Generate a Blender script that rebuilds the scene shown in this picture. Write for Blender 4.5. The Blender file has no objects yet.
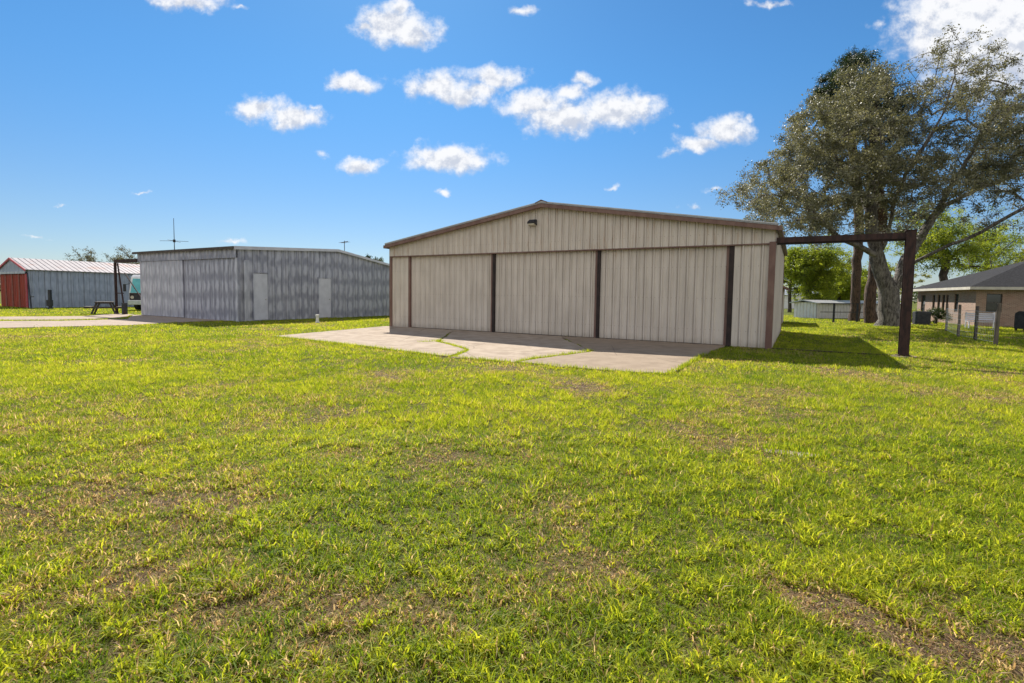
import bpy, bmesh, math, random
import numpy as np
from mathutils import Vector, Matrix
random.seed(7)
R = np.random.default_rng(11)
scene = bpy.context.scene
COL = scene.collection
rad = math.radians

# ------------------------------------------------------------------ camera
F, CX, PY = 500.0, 512.0, 326.5
PITCH, ROLL, EYE = rad(3.6), 0.014, 1.7
fwd = Vector((0, math.cos(PITCH), -math.sin(PITCH)))
r0 = Vector((1, 0, 0)); u0 = r0.cross(fwd)
rt = r0 * math.cos(ROLL) + u0 * math.sin(ROLL)
up = u0 * math.cos(ROLL) - r0 * math.sin(ROLL)
cam = bpy.data.cameras.new('camera'); camo = bpy.data.objects.new('camera', cam); COL.objects.link(camo)
m = Matrix((rt, up, -fwd)).transposed().to_4x4(); m.translation = (0, 0, EYE)
camo.matrix_world = m
cam.sensor_width = 36; cam.lens = F / 1024 * 36
cam.shift_y = (PY - 341.5) / 1024
cam.clip_end = 6000; cam.clip_start = 0.05
scene.camera = camo

def ray(x, y):
    return rt * ((x - CX) / F) + up * (-(y - PY) / F) + fwd
def gnd(x, y, z=0.0):
    d = ray(x, y); t = (z - EYE) / d.z
    return Vector((d.x * t, d.y * t, z))
def at(x, y, Y):
    d = ray(x, y); t = Y / d.y
    return Vector((d.x * t, Y, EYE + d.z * t))

# ------------------------------------------------------------------ helpers
def link(o, parent=None):
    COL.objects.link(o)
    if parent: o.parent = parent
    return o
def empty(name, loc, rz, label, cat, group=None):
    o = bpy.data.objects.new(name, None); o.location = loc; o.rotation_euler = (0, 0, rz)
    o.empty_display_size = .3
    COL.objects.link(o); tag(o, label, cat, group); return o
def tag(o, label, cat, group=None, kind=None):
    if label: o['label'] = label
    if cat: o['category'] = cat
    if group: o['group'] = group
    if kind: o['kind'] = kind
    return o
def npmesh(name, V, faces, mat, parent=None, attr=None, smooth=False):
    """faces: list of int arrays (n,k)"""
    me = bpy.data.meshes.new(name)
    V = np.asarray(V, dtype=np.float32)
    me.vertices.add(len(V)); me.vertices.foreach_set('co', V.ravel())
    loops = np.concatenate([f.ravel() for f in faces]).astype(np.int32)
    tot = np.concatenate([np.full(len(f), f.shape[1], np.int32) for f in faces])
    st = np.concatenate([[0], np.cumsum(tot)[:-1]]).astype(np.int32)
    me.loops.add(len(loops)); me.loops.foreach_set('vertex_index', loops)
    me.polygons.add(len(tot)); me.polygons.foreach_set('loop_start', st); me.polygons.foreach_set('loop_total', tot)
    me.polygons.foreach_set('use_smooth', np.full(len(tot), smooth, dtype=bool))
    me.update(calc_edges=True)
    if attr:
        for k, a in attr.items():
            at_ = me.attributes.new(k, 'FLOAT', 'POINT'); at_.data.foreach_set('value', np.asarray(a, np.float32))
    me.materials.append(mat)
    o = bpy.data.objects.new(name, me)
    return link(o, parent)

class MB:
    def __init__(s): s.v = []; s.f = []
    def add(s, vs, fs):
        n = len(s.v); s.v += [tuple(v) for v in vs]; s.f += [tuple(i + n for i in f) for f in fs]; return s
    def box(s, x0, x1, y0, y1, z0, z1):
        return s.add([(x0,y0,z0),(x1,y0,z0),(x1,y1,z0),(x0,y1,z0),(x0,y0,z1),(x1,y0,z1),(x1,y1,z1),(x0,y1,z1)],
            [(0,3,2,1),(4,5,6,7),(0,1,5,4),(1,2,6,5),(2,3,7,6),(3,0,4,7)])
    def prism(s, prof, a, b, axis='y'):
        """prof = 2D points (p,q); extruded along axis from a to b"""
        n = len(prof)
        def P(p, q, t):
            return {'y': (p, t, q), 'x': (t, p, q), 'z': (p, q, t)}[axis]
        vs = [P(p, q, a) for p, q in prof] + [P(p, q, b) for p, q in prof]
        fs = [tuple(range(n)), tuple(range(2*n-1, n-1, -1))] + [(i, (i+1) % n, n+(i+1) % n, n+i) for i in range(n)]
        return s.add(vs, fs)
    def tube(s, pts, r, n=8):
        pts = [Vector(p) for p in pts]; rs = r if isinstance(r, (list, tuple)) else [r]*len(pts)
        vs = []; fs = []
        ref = None
        for i, p in enumerate(pts):
            t = (pts[min(i+1, len(pts)-1)] - pts[max(i-1, 0)]).normalized()
            a = t.cross(Vector((0, 0, 1)) if abs(t.z) < .9 else Vector((1, 0, 0))).normalized()
            if ref is not None: a = (ref - t*ref.dot(t)).normalized()
            ref = a; b = t.cross(a)
            for k in range(n):
                g = 2*math.pi*k/n; vs.append(p + (a*math.cos(g) + b*math.sin(g))*rs[i])
        for i in range(len(pts)-1):
            for k in range(n):
                fs.append((i*n+k, i*n+(k+1) % n, (i+1)*n+(k+1) % n, (i+1)*n+k))
        fs.append(tuple(range(n-1, -1, -1))); fs.append(tuple((len(pts)-1)*n+k for k in range(n)))
        return s.add(vs, fs)
    def bar(s, a, b, w, h):
        """square bar from a to b"""
        a = Vector(a); b = Vector(b); t = (b-a).normalized()
        x = t.cross(Vector((0, 0, 1)) if abs(t.z) < .95 else Vector((0, 1, 0))).normalized(); y = x.cross(t)
        vs = [p + x*sx*w/2 + y*sy*h/2 for p in (a, b) for sx, sy in ((-1,-1),(1,-1),(1,1),(-1,1))]
        return s.add(vs, [(0,1,2,3),(7,6,5,4),(0,4,5,1),(1,5,6,2),(2,6,7,3),(3,7,4,0)])
    def build(s, name, mat, parent=None, bevel=0, smooth=False):
        me = bpy.data.meshes.new(name); me.from_pydata(s.v, [], s.f); me.update()
        bm = bmesh.new(); bm.from_mesh(me); bmesh.ops.recalc_face_normals(bm, faces=bm.faces)
        if bevel: bmesh.ops.bevel(bm, geom=bm.edges[:], offset=bevel, segments=2, affect='EDGES', profile=.6)
        bm.to_mesh(me); bm.free()
        if smooth:
            for p in me.polygons: p.use_smooth = True
        me.materials.append(mat)
        return link(bpy.data.objects.new(name, me), parent)

def corrugated(s0, s1, fn, pitch=.305, rw=.08, rd=.04, extra=(), nT=1, phase=0.0, thick=.045, minor=True):
    """fn(s, t, h) -> xyz with h outward.  A ribbed steel sheet with a flat back."""
    S = [(s0, 0), (s1, 0)]
    k = math.ceil((s0 - phase)/pitch)
    while k*pitch + phase < s1 - rw:
        c = k*pitch + phase
        if c - rw/2 - .035 > s0 + .005:
            S += [(c-rw/2-.032, 0), (c-rw/2-.026, -.03), (c-rw/2-.006, -.03), (c-rw/2, 0), (c-rw/4, rd), (c+rw/4, rd), (c+rw/2, 0)]
            if minor:
                for q in (1/3, 2/3):
                    cc = c + pitch*q
                    if cc + .02 < s1: S += [(cc-.015, 0), (cc, .006), (cc+.015, 0)]
        k += 1
    for e in extra:
        if s0 < e < s1: S.append((e, 0.0))
    S.sort()
    mb = MB(); n = len(S)
    vs = []
    for s, h in S:
        for j in range(nT+1): vs.append(fn(s, j/nT, h))
        vs.append(fn(s, 1, -thick)); vs.append(fn(s, 0, -thick))
    w = nT + 3; fs = []
    for i in range(n-1):
        for j in range(w):
            fs.append((i*w+j, (i+1)*w+j, (i+1)*w+(j+1) % w, i*w+(j+1) % w))
    fs.append(tuple(range(w))); fs.append(tuple((n-1)*w + j for j in range(w-1, -1, -1)))
    return mb.add(vs, fs)

# ------------------------------------------------------------------ noise
def hashg(ix, iy, seed):
    n = (ix.astype(np.int64)*374761393 + iy.astype(np.int64)*668265263 + seed*982451653) & 0x7fffffff
    n = ((n ^ (n >> 13)) * 1274126177) & 0x7fffffff
    return ((n ^ (n >> 16)) & 0xffff)/65535.0
def vnoise(x, y, sc, seed=0):
    x = np.asarray(x, float)/sc; y = np.asarray(y, float)/sc
    ix = np.floor(x); iy = np.floor(y); fx = x-ix; fy = y-iy
    fx = fx*fx*(3-2*fx); fy = fy*fy*(3-2*fy)
    a = hashg(ix, iy, seed); b = hashg(ix+1, iy, seed); c = hashg(ix, iy+1, seed); d = hashg(ix+1, iy+1, seed)
    return a*(1-fx)*(1-fy) + b*fx*(1-fy) + c*(1-fx)*fy + d*fx*fy
def fbm(x, y, sc, seed=0, o=4):
    s = 0; a = 1; t = 0
    for k in range(o): s = s + a*vnoise(x, y, sc/2**k, seed+k*7); t += a; a *= .55
    return s/t

# ------------------------------------------------------------------ materials
def newmat(name):
    m = bpy.data.materials.new(name); m.use_nodes = True
    nt = m.node_tree; nt.nodes.clear()
    out = nt.nodes.new('ShaderNodeOutputMaterial')
    return m, nt, out
class N:
    def __init__(s, nt): s.nt = nt
    def __call__(s, t, ins=None, **kw):
        n = s.nt.nodes.new('ShaderNode'+t)
        for k, v in kw.items(): setattr(n, k, v)
        for k, v in (ins or {}).items():
            if isinstance(v, bpy.types.NodeSocket): s.nt.links.new(v, n.inputs[k])
            else: n.inputs[k].default_value = v
        return n
    def math(s, op, a, b=0.0, c=0.0, clamp=False):
        n = s.nt.nodes.new('ShaderNodeMath'); n.operation = op; n.use_clamp = clamp
        for i, v in enumerate((a, b, c)):
            if isinstance(v, bpy.types.NodeSocket): s.nt.links.new(v, n.inputs[i])
            else: n.inputs[i].default_value = v
        return n.outputs[0]
    def vm(s, op, a, b=None):
        n = s.nt.nodes.new('ShaderNodeVectorMath'); n.operation = op
        for i, v in enumerate((a, b)):
            if v is None: continue
            if isinstance(v, bpy.types.NodeSocket): s.nt.links.new(v, n.inputs[i])
            else: n.inputs[i].default_value = v
        return n
    def mix(s, f, a, b, blend='MIX'):
        n = s.nt.nodes.new('ShaderNodeMix'); n.data_type = 'RGBA'; n.blend_type = blend
        for i, v in ((0, f), (6, a), (7, b)):
            if isinstance(v, bpy.types.NodeSocket): s.nt.links.new(v, n.inputs[i])
            else: n.inputs[i].default_value = v if i == 0 or len(v) == 4 else (*v, 1)
        return n.outputs[2]
    def ramp(s, f, stops):
        n = s.nt.nodes.new('ShaderNodeMapRange'); 
        n.inputs[1].default_value = stops[0]; n.inputs[2].default_value = stops[1]
        n.interpolation_type = 'SMOOTHSTEP'
        s.nt.links.new(f, n.inputs[0]); return n.outputs[0]
    def noise(s, vec, scale, detail=4, rough=.55, dist=0):
        n = s('TexNoise', {'Vector': vec, 'Scale': scale, 'Detail': detail, 'Roughness': rough, 'Distortion': dist})
        return n.outputs['Fac']
def surface(name, colA, colB, scale=3, rough=.7, metal=0, stretch=(1,1,1), bump=0, bscale=40, spec=.4, lo=.35, hi=.65, extra=None):
    m, nt, out = newmat(name); n = N(nt)
    tc = n('TexCoord').outputs['Object']
    v = n('Mapping', {'Vector': tc, 'Scale': stretch}).outputs[0]
    f = n.ramp(n.noise(v, scale, 6, .6), (lo, hi))
    c = n.mix(f, colA, colB)
    if extra: c = extra(n, tc, c)
    p = n('BsdfPrincipled', {'Base Color': c, 'Roughness': rough, 'Metallic': metal, 'Specular IOR Level': spec})
    if bump:
        b = n('Bump', {'Height': n.noise(tc, bscale, 4), 'Strength': bump, 'Distance': .02})
        nt.links.new(b.outputs[0], p.inputs['Normal'])
    nt.links.new(p.outputs[0], out.inputs[0]); return m

def wall_paint():
    def ex(n, tc, c):
        # vertical grime streaks and faint dents
        s = n.noise(n('Mapping', {'Vector': tc, 'Scale': (6, 6, .35)}).outputs[0], 1.6, 5, .65)
        c = n.mix(n.math('MULTIPLY', n.ramp(s, (.45, .8)), .35), c, (.22, .18, .14))
        z = n('SeparateXYZ', {'Vector': tc}).outputs[2]
        low = n.ramp(n.math('ADD', z, n.math('MULTIPLY', n.noise(tc, 5), .35)), (.5, .15))
        c = n.mix(n.math('MULTIPLY', low, .35), c, (.2, .16, .11))
        sxx = n('SeparateXYZ', {'Vector': tc}); hs = n.math('ADD', sxx.outputs[0], sxx.outputs[1])
        fx = n.math('ABSOLUTE', n.math('SUBTRACT', n.math('FRACT', n.math('DIVIDE', n.math('ADD', hs, .09), .1525)), .5))
        fz = n.math('ABSOLUTE', n.math('SUBTRACT', n.math('FRACT', n.math('DIVIDE', z, 1.12)), .5))
        dot = n.math('MULTIPLY', n.math('LESS_THAN', fx, .07), n.math('LESS_THAN', fz, .009))
        c = n.mix(n.math('MULTIPLY', dot, .7), c, (.16, .11, .08))
        rs = n.noise(n('Mapping', {'Vector': tc, 'Scale': (5, 5, .5)}).outputs[0], 1.9, 4, .7)
        top = n.math('MULTIPLY', n.ramp(z, (2.9, 3.5)), n.ramp(rs, (.52, .7)))
        return n.mix(n.math('MULTIPLY', top, .45), c, (.38, .22, .11))
    return surface('beige_painted_steel', (.64, .575, .51), (.57, .51, .45), 1.3, .5, 0, (1, 1, .5), .15, 2.2, .45, extra=ex)
def galv(name, a, b, c3, grid=True):
    m, nt, out = newmat(name); n = N(nt)
    tc = n('TexCoord').outputs['Object']
    sx = n('SeparateXYZ', {'Vector': tc})
    big = n.noise(tc, .8, 3); fine = n.noise(n('Mapping', {'Vector': tc, 'Scale': (7, 7, .6)}).outputs[0], 2, 5, .6)
    hs = n.math('ADD', sx.outputs[0], sx.outputs[1])
    h = n.math('ADD', hs, n.math('MULTIPLY', big, .6))
    wn = n('TexWhiteNoise', {1: n.math('FLOOR', n.math('DIVIDE', hs, .92))}, noise_dimensions='1D').outputs['Value']
    gx = n.math('SINE', n.math('MULTIPLY', h, 2*math.pi/.46))
    gz = n.math('SINE', n.math('ADD', n.math('MULTIPLY', sx.outputs[2], 2*math.pi/1.05), n.math('ADD', n.math('MULTIPLY', big, 4), n.math('MULTIPLY', wn, 1.3))))
    g = n.math('MULTIPLY', n.math('ADD', gx, 1), n.math('ADD', gz, 1))  # grid of pale dabs: oil-canning reflections put into the base colour
    bl = n.math('ADD', n.math('ADD', n.math('MULTIPLY', g, .17), n.math('MULTIPLY', wn, .10)), n.math('MULTIPLY', n.noise(n('Mapping', {'Vector': tc, 'Scale': (1.6, 1.6, .8)}).outputs[0], 2.2, 6), .95))
    f1 = n.ramp(bl, (.35, 1.0))
    c = n.mix(f1, a, b)
    c = n.mix(n.math('MULTIPLY', n.ramp(fine, (.5, .75)), .6), c, c3)
    ribl = n.math('MULTIPLY', n.ramp(n.math('SINE', n.math('MULTIPLY', n.math('ADD', sx.outputs[0], sx.outputs[1]), 2*math.pi/.92)), (.9, 1.0)), .4)
    c = n.mix(ribl, c, (.12, .12, .14))
    p = n('BsdfPrincipled', {'Base Color': c, 'Roughness': .48, 'Metallic': .35})
    bp = n('Bump', {'Height': n.math('ADD', n.noise(tc, 2.2, 2), n.math('MULTIPLY', g, .1)), 'Strength': .25, 'Distance': .05})
    nt.links.new(bp.outputs[0], p.inputs['Normal'])
    nt.links.new(p.outputs[0], out.inputs[0]); return m
def concrete(name, a, b, dark):
    def ex(n, tc, c):
        st = n.ramp(n.noise(tc, .55, 5, .65), (.52, .72))
        c = n.mix(n.math('MULTIPLY', st, .5), c, dark)
        vo = n('TexVoronoi', {'Vector': n.mix(.12, tc, n('TexNoise', {'Vector': tc, 'Scale': 1.3}).outputs['Color']), 'Scale': .3}, feature='DISTANCE_TO_EDGE')
        cr = n.ramp(vo.outputs['Distance'], (.006, .001))
        c = n.mix(n.math('MULTIPLY', cr, .45), c, (.09, .07, .05))
        sp = n.ramp(n.noise(tc, 60, 3), (.6, .75))
        return n.mix(n.math('MULTIPLY', sp, .3), c, (.2, .17, .14))
    return surface(name, a, b, 2.2, .9, 0, (1, 1, 1), .3, 50, .2, extra=ex)
def leafmat(name, a, b, trans, rough=.5, tmix=.5, spec=.4):
    m, nt, out = newmat(name); n = N(nt)
    t = n('Attribute', attribute_name='tint').outputs['Fac']
    c = n.mix(t, a, b)
    p = n('BsdfPrincipled', {'Base Color': c, 'Roughness': rough, 'Specular IOR Level': spec})
    tr = n('BsdfTranslucent', {'Color': n.mix(t, tuple(x*y for x, y in zip(a, trans)), tuple(x*y for x, y in zip(b, trans)))})
    mx = n('MixShader', {0: tmix, 1: p.outputs[0], 2: tr.outputs[0]})
    nt.links.new(mx.outputs[0], out.inputs[0]); return m
def bark(name, a, b, sc=2.5):
    m, nt, out = newmat(name); n = N(nt)
    tc = n('TexCoord').outputs['Object']
    v = n('Mapping', {'Vector': tc, 'Scale': (3, 3, .7)}).outputs[0]
    f = n.noise(v, sc*1.5, 7, .7, .6)
    c = n.mix(n.ramp(f, (.38, .64)), a, b)
    c = n.mix(n.math('MULTIPLY', n.ramp(n.noise(tc, .9, 4), (.5, .7)), .45), c, tuple(min(1, x*1.5) for x in b))
    p = n('BsdfPrincipled', {'Base Color': c, 'Roughness': .9})
    bp = n('Bump', {'Height': f, 'Strength': .9, 'Distance': .12}); nt.links.new(bp.outputs[0], p.inputs['Normal'])
    nt.links.new(p.outputs[0], out.inputs[0]); return m

M = {}
M['beige'] = wall_paint()
M['brown'] = surface('brown_trim_paint', (.15, .08, .065), (.21, .125, .10), 4, .5, 0, (1,1,.3), .05, 20)
M['darkgap'] = surface('dark_steel_jamb', (.018, .012, .011), (.035, .022, .02), 4, .7)
M['rust'] = surface('rusty_red_steel', (.022, .011, .010), (.055, .025, .02), 5, .75, 0, (2,2,.6), .3, 30)
M['roofmetal'] = surface('weathered_roof_metal', (.50, .50, .50), (.42, .42, .42), 2, .4, .4)
M['galv'] = galv('weathered_galvanised_steel', (.27, .275, .34), (.50, .505, .58), (.19, .195, .24))
M['galvdoor'] = galv('pale_galvanised_steel', (.38, .385, .45), (.58, .585, .65), (.30, .305, .36))
M['greypaint'] = surface('pale_grey_paint', (.60, .60, .66), (.52, .52, .58), 2, .5)
M['galvblue'] = galv('old_blue_grey_steel', (.33, .37, .46), (.43, .47, .57), (.26, .29, .37))
def roofrust(n, tc, c):
    r = n.ramp(n.noise(n('Mapping', {'Vector': tc, 'Scale': (1.2, .5, 1)}).outputs[0], .5, 5, .65), (.52, .66))
    return n.mix(n.math('MULTIPLY', r, .8), c, (.33, .17, .13))
M['rustroof'] = surface('rust_streaked_white_roof', (.37, .34, .35), (.30, .27, .28), 2, .7, .0, extra=roofrust)
M['red'] = surface('red_painted_door', (.34, .035, .016), (.24, .03, .016), 2, .5, 0, (1,1,.4))
M['redtrim'] = surface('faded_red_trim', (.55, .10, .12), (.42, .08, .1), 4, .6)
M['pinkpost'] = surface('faded_pink_post', (.32, .13, .10), (.24, .09, .07), 4, .7)
M['black'] = surface('black_iron', (.02, .02, .025), (.04, .04, .045), 5, .6)
M['concrete'] = concrete('old_concrete', (.38, .305, .235), (.30, .235, .175), (.18, .135, .10))
M['concrete3'] = concrete('tan_old_concrete', (.30, .232, .168), (.25, .19, .135), (.14, .105, .075))
M['concrete2'] = concrete('pale_taxiway_concrete', (.39, .31, .25), (.33, .26, .205), (.24, .185, .15))
M['white'] = surface('white_paint', (.80, .80, .80), (.72, .72, .73), 3, .5)
M['cream'] = surface('cream_fascia_paint', (.62, .58, .5), (.52, .48, .42), 3, .5)
M['wood'] = surface('grey_weathered_wood', (.17, .14, .11), (.09, .075, .06), 6, .9, 0, (2,2,.4), .4, 30)
M['darkwood'] = surface('dark_weathered_wood', (.06, .05, .045), (.10, .085, .075), 6, .9, 0, (2,2,.6), .4, 30)
M['glassdark'] = surface('dark_window_glass', (.02, .022, .025), (.05, .055, .06), 1, .08, 0, spec=.8)
M['teal'] = surface('teal_windscreen_glass', (.06, .38, .42), (.10, .5, .52), 1.5, .12, 0, spec=.8)
M['chrome'] = surface('brushed_metal', (.5, .5, .5), (.6, .6, .6), 3, .3, .9)
M['rubber'] = surface('tyre_rubber', (.02, .02, .02), (.035, .035, .035), 8, .85)
M['pvc'] = surface('white_pvc', (.75, .75, .72), (.6, .58, .52), 6, .5)
M['lens'] = surface('lamp_lens', (.5, .45, .35), (.6, .55, .45), 8, .2)
def brickmat():
    m, nt, out = newmat('tan_brick'); n = N(nt)
    tc = n('TexCoord').outputs['Object']
    s = n('SeparateXYZ', {'Vector': tc})
    h = n.math('ADD', s.outputs[0], s.outputs[1])
    v = n('CombineXYZ', {0: h, 1: s.outputs[2]}).outputs[0]
    b = n('TexBrick', {'Vector': v, 'Color1': (.36, .235, .17, 1), 'Color2': (.24, .145, .105, 1), 'Mortar': (.42, .36, .31, 1), 'Scale': 1.0,
        'Mortar Size': .008, 'Brick Width': .22, 'Row Height': .075})
    c = n.mix(n.math('MULTIPLY', n.ramp(n.noise(tc, 1.4, 4), (.45, .65)), .4), b.outputs['Color'], (.34, .2, .15))
    p = n('BsdfPrincipled', {'Base Color': c, 'Roughness': .9})
    nt.links.new(p.outputs[0], out.inputs[0]); return m
M['brick'] = brickmat()
def shing(n, tc, c):
    s = n('SeparateXYZ', {'Vector': tc})
    ln = n.ramp(n.math('FRACT', n.math('MULTIPLY', s.outputs[2], 9)), (.12, .0))
    return n.mix(n.math('MULTIPLY', ln, .6), c, (.01, .01, .012))
M['shingle'] = surface('charcoal_shingles', (.018, .018, .02), (.04, .04, .045), 9, .95, 0, (1,1,3), .5, 25, .15, extra=shing)

# ------------------------------------------------------------------ site geometry
WR = gnd(770.5, 349.0)
wd = Vector((math.cos(rad(-29.6)), math.sin(rad(-29.6)), 0))
_r = ray(391, 326)
WIDTH = (WR.x*_r.y - WR.y*_r.x)/(wd.x*_r.y - wd.y*_r.x)
WL = WR - wd*WIDTH
wn = Vector((-wd.y, wd.x, 0))            # pointing away from the camera, into the building
ANG = math.atan2(wd.y, wd.x)
def s_at(px, P=WL, D=wd, y=340):
    d = ray(px, y)
    # P + D s = d t (2D)
    det = D.x*(-d.y) - D.y*(-d.x)
    return ((-P.x)*(-d.y) - (-P.y)*(-d.x))/det
print('WIDTH', WIDTH, 'ang', math.degrees(ANG), WL, WR)
HH = 3.55; EAVE = 4.05; PEAK = 5.42
SP = s_at(541); L1 = 10.7
print('ridge at', SP)

# ------------------------------------------------------------------ main hangar
def main_hangar():
    root = empty('hangar', WL, ANG, 'beige ribbed metal gabled hangar with brown trim and closed sliding doors on cracked concrete', 'hangar')
    W = WIDTH; sp = W/2
    zt = lambda s: EAVE + (PEAK-EAVE)*(1-abs(s-sp)/sp)
    # gable wall over the doors (0.12 proud of the doors)
    corrugated(0.0, W, lambda s, t, h: (s, -.10-h, HH + (zt(s)-HH)*t), extra=[sp]).build('gable_wall', M['beige'], root)
    e = [s_at(x) for x in (409.5, 493, 597, 728.5)]
    print('door edges', e)
    # left fixed wall
    corrugated(.10, e[0]-.05, lambda s, t, h: (s, .0-h, .0 + (HH+.03)*t)).build('front_wall', M['beige'], root)
    # jambs / posts
    for k, x in enumerate(e):
        w = .11 if k < 3 else .16
        MB().box(x-w/2, x+w/2, -.03 if k < 3 else -.06, .2, 0, HH-.002).build('door_post', M['darkgap'] if k else M['brown'], root)
        if k:   # brown edge strip of the neighbouring door
            MB().box(x-w/2-.09, x-w/2-.002, .002, .09, .03, HH-.02).build('door_edge_trim', M['brown'], root)
    # sliding doors
    ds = [(e[0]+.06, e[1]-.15), (e[1]+.06, e[2]-.15), (e[2]+.06, e[3]-.18)]
    for k, (a, b) in enumerate(ds):
        d = corrugated(a, b, lambda s, t, h: (s, .075-h, .05 + (HH-.07)*t)).build('sliding_door', M['beige'], root)
        MB().box(a, b, .06, .09, .012, .048).build('bottom_rail', M['darkgap'], d)
    # right panel, proud of the doors
    corrugated(e[3]+.085, W-.17, lambda s, t, h: (s, -.045-h, .02 + (HH-.04)*t)).build('front_wall', M['beige'], root)
    # corner trims
    MB().box(W-.168, W+.03, -.17, .10, 0, HH+.04).build('corner_trim', M['brown'], root)
    MB().box(-.05, .098, -.06, .10, 0, EAVE-.02).build('corner_trim', M['brown'], root)
    # header drip flashing (dark line under the gable wall)
    MB().box(.102, W-.17, -.128, .05, HH-.045, HH-.003).build('door_track', M['brown'], root)
    # side walls
    corrugated(.10, L1, lambda s, t, h: (W+.0+h, s, EAVE*t)).build('side_wall', M['beige'], root)
    corrugated(.10, L1, lambda s, t, h: (0-h, s, EAVE*t)).build('side_wall', M['beige'], root)
    corrugated(0, W, lambda s, t, h: (s, L1+h, zt(s)*t), extra=[sp]).build('back_wall', M['beige'], root)
    MB().box(W-.06, W+.06, L1-.06, L1+.06, 0, EAVE).build('corner_trim', M['brown'], root)
    # roof: two slabs, ribbed
    ov = .06; oy = .38; th = .07
    sl = (PEAK-EAVE)/sp
    for sg in (-1, 1):
        def rf(s, t, h, sg=sg):
            # s along depth, t from eave to ridge
            x = (sp + sg*(sp+ov)*(1-t)); z = PEAK + .10 - sl*abs(x-sp) + h
            return (x, s, z)
        corrugated(-oy, L1+.3, rf, thick=.045, minor=False).build('roof', M['roofmetal'], root)
        # rake trim board on the front and the rear
        for y0, y1 in ((-oy+.02, -oy+.06), (L1+.24, L1+.28)):
            x0 = sp; x1 = sp + sg*(sp+ov)
            zz = lambda x: PEAK + .06 - sl*abs(x-sp)
            MB().prism([(x0, zz(x0)), (x1, zz(x1)), (x1, zz(x1)-.16), (x0, zz(x0)-.16)], y0, y1).build('rake_trim', M['brown'], root)
            MB().prism([(x0, zz(x0)+.002), (x1, zz(x1)+.002), (x1, zz(x1)+.075), (x0, zz(x0)+.075)], y0-.02, y1).build('roof_edge', M['roofmetal'], root)
        # soffit under the rake overhang
        x0 = sp; x1 = sp+sg*(sp+ov)
        MB().prism([(x0, zz(x0)-.10), (x1, zz(x1)-.10), (x1, zz(x1)-.13), (x0, zz(x0)-.13)], -oy+.062, -.135).build('soffit', M['brown'], root)
        # gutter along the eave
        xe = sp + sg*(sp+ov+.065)
        ze = PEAK+.04 - sl*(sp+ov)
        MB().box(xe-.06, xe+.06, -oy+.03, L1+.25, ze-.15, ze-.0).build('gutter', M['brown'], root, bevel=.01)
    MB().prism([(sp-.28, PEAK+.10-sl*.28), (sp, PEAK+.16), (sp+.28, PEAK+.10-sl*.28), (sp+.28, PEAK+.135-sl*.28), (sp, PEAK+.195), (sp-.28, PEAK+.135-sl*.28)], -oy-.02, L1+.32).build('ridge_cap', M['brown'], root)
    # wall lamp
    sx = s_at(533); lz = 4.72
    lamp = MB().prism([(-.135, lz-.10), (-.135, lz+.12), (-.20, lz+.14), (-.40, lz+.02), (-.38, lz-.04)], sx-.17, sx+.17, 'x').build('wall_lamp', M['black'], root, bevel=.01)
    MB().prism([(-.18, lz-.085), (-.37, lz-.045), (-.36, lz-.09), (-.20, lz-.13)], sx-.14, sx+.14, 'x').build('lamp_lens', M['lens'], lamp)
    # track outrigger: beam and post
    PX = s_at(902.5, y=358)
    MB().box(W+.032, PX+.02, -.16, .0, HH-.01, HH+.17).build('track_beam', M['rust'], root)
    MB().box(W+.05, PX, -.10, -.06, HH-.07, HH-.012).build('rail', M['darkgap'], root)
    p = MB()
    p.box(PX-.12, PX+.12, -.20, -.185, 0, HH+.22); p.box(PX-.12, PX+.12, .03, .045, 0, HH+.22); p.box(PX-.02, PX+.02, -.185, .03, 0, HH+.22)
    MB().tube([(PX,-.08,-.05),(PX,-.08,.035)], .33, 14).build('footing', M['concrete'], root)
    p.box(PX-.17, PX+.17, -.25, .10, .036, .06)
    p.box(PX-.14, PX+.14, -.22, .07, HH+.22, HH+.24)
    p.build('outrigger_post', M['rust'], root)
    MB().box(W+.05, PX-.18, -.14, -.06, .01, .05).build('floor_track', M['rust'], root)
    # inside darkness: slab floor
    MB().box(.2, W-.2, .2, L1-.2, -.05, .03).build('floor_slab', M['concrete'], root)
    # small electric conduit at the right corner
    return root
main_hangar()

# shed further back on the same line
def rear_shed():
    P = WR + wn*(L1+7.6) + wd*(-.15) ; 
    root = empty('shed', P, ANG, 'low brown-eaved beige shed hidden behind the far corner of the beige hangar', 'shed')
    w = 7; l = 5.5; ev = 2.5; pk = 4.2
    zt = lambda s: ev + (pk-ev)*(1-abs(-s-w/2)/(w/2))
    corrugated(-w, 0, lambda s, t, h: (s, -h, zt(s)*t), extra=[-w/2]).build('gable_wall', M['beige'], root)
    corrugated(-w, 0, lambda s, t, h: (s, l+h, zt(s)*t), extra=[-w/2]).build('gable_wall', M['beige'], root)
    corrugated(.1, l-.1, lambda s, t, h: (h, s, ev*t)).build('side_wall', M['beige'], root)
    corrugated(.1, l-.1, lambda s, t, h: (-w-h, s, ev*t)).build('side_wall', M['beige'], root)
    for sg in (-1, 1):
        x0 = -w/2; x1 = -w/2 + sg*(w/2+.35); d = (pk-ev)/(w/2)*.35
        MB().prism([(x0, pk+.08), (x1, ev-d+.08), (x1, ev-d-.07), (x0, pk-.0)], -.3, l+.3).build('roof', M['brown'], root)
rear_shed()

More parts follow.
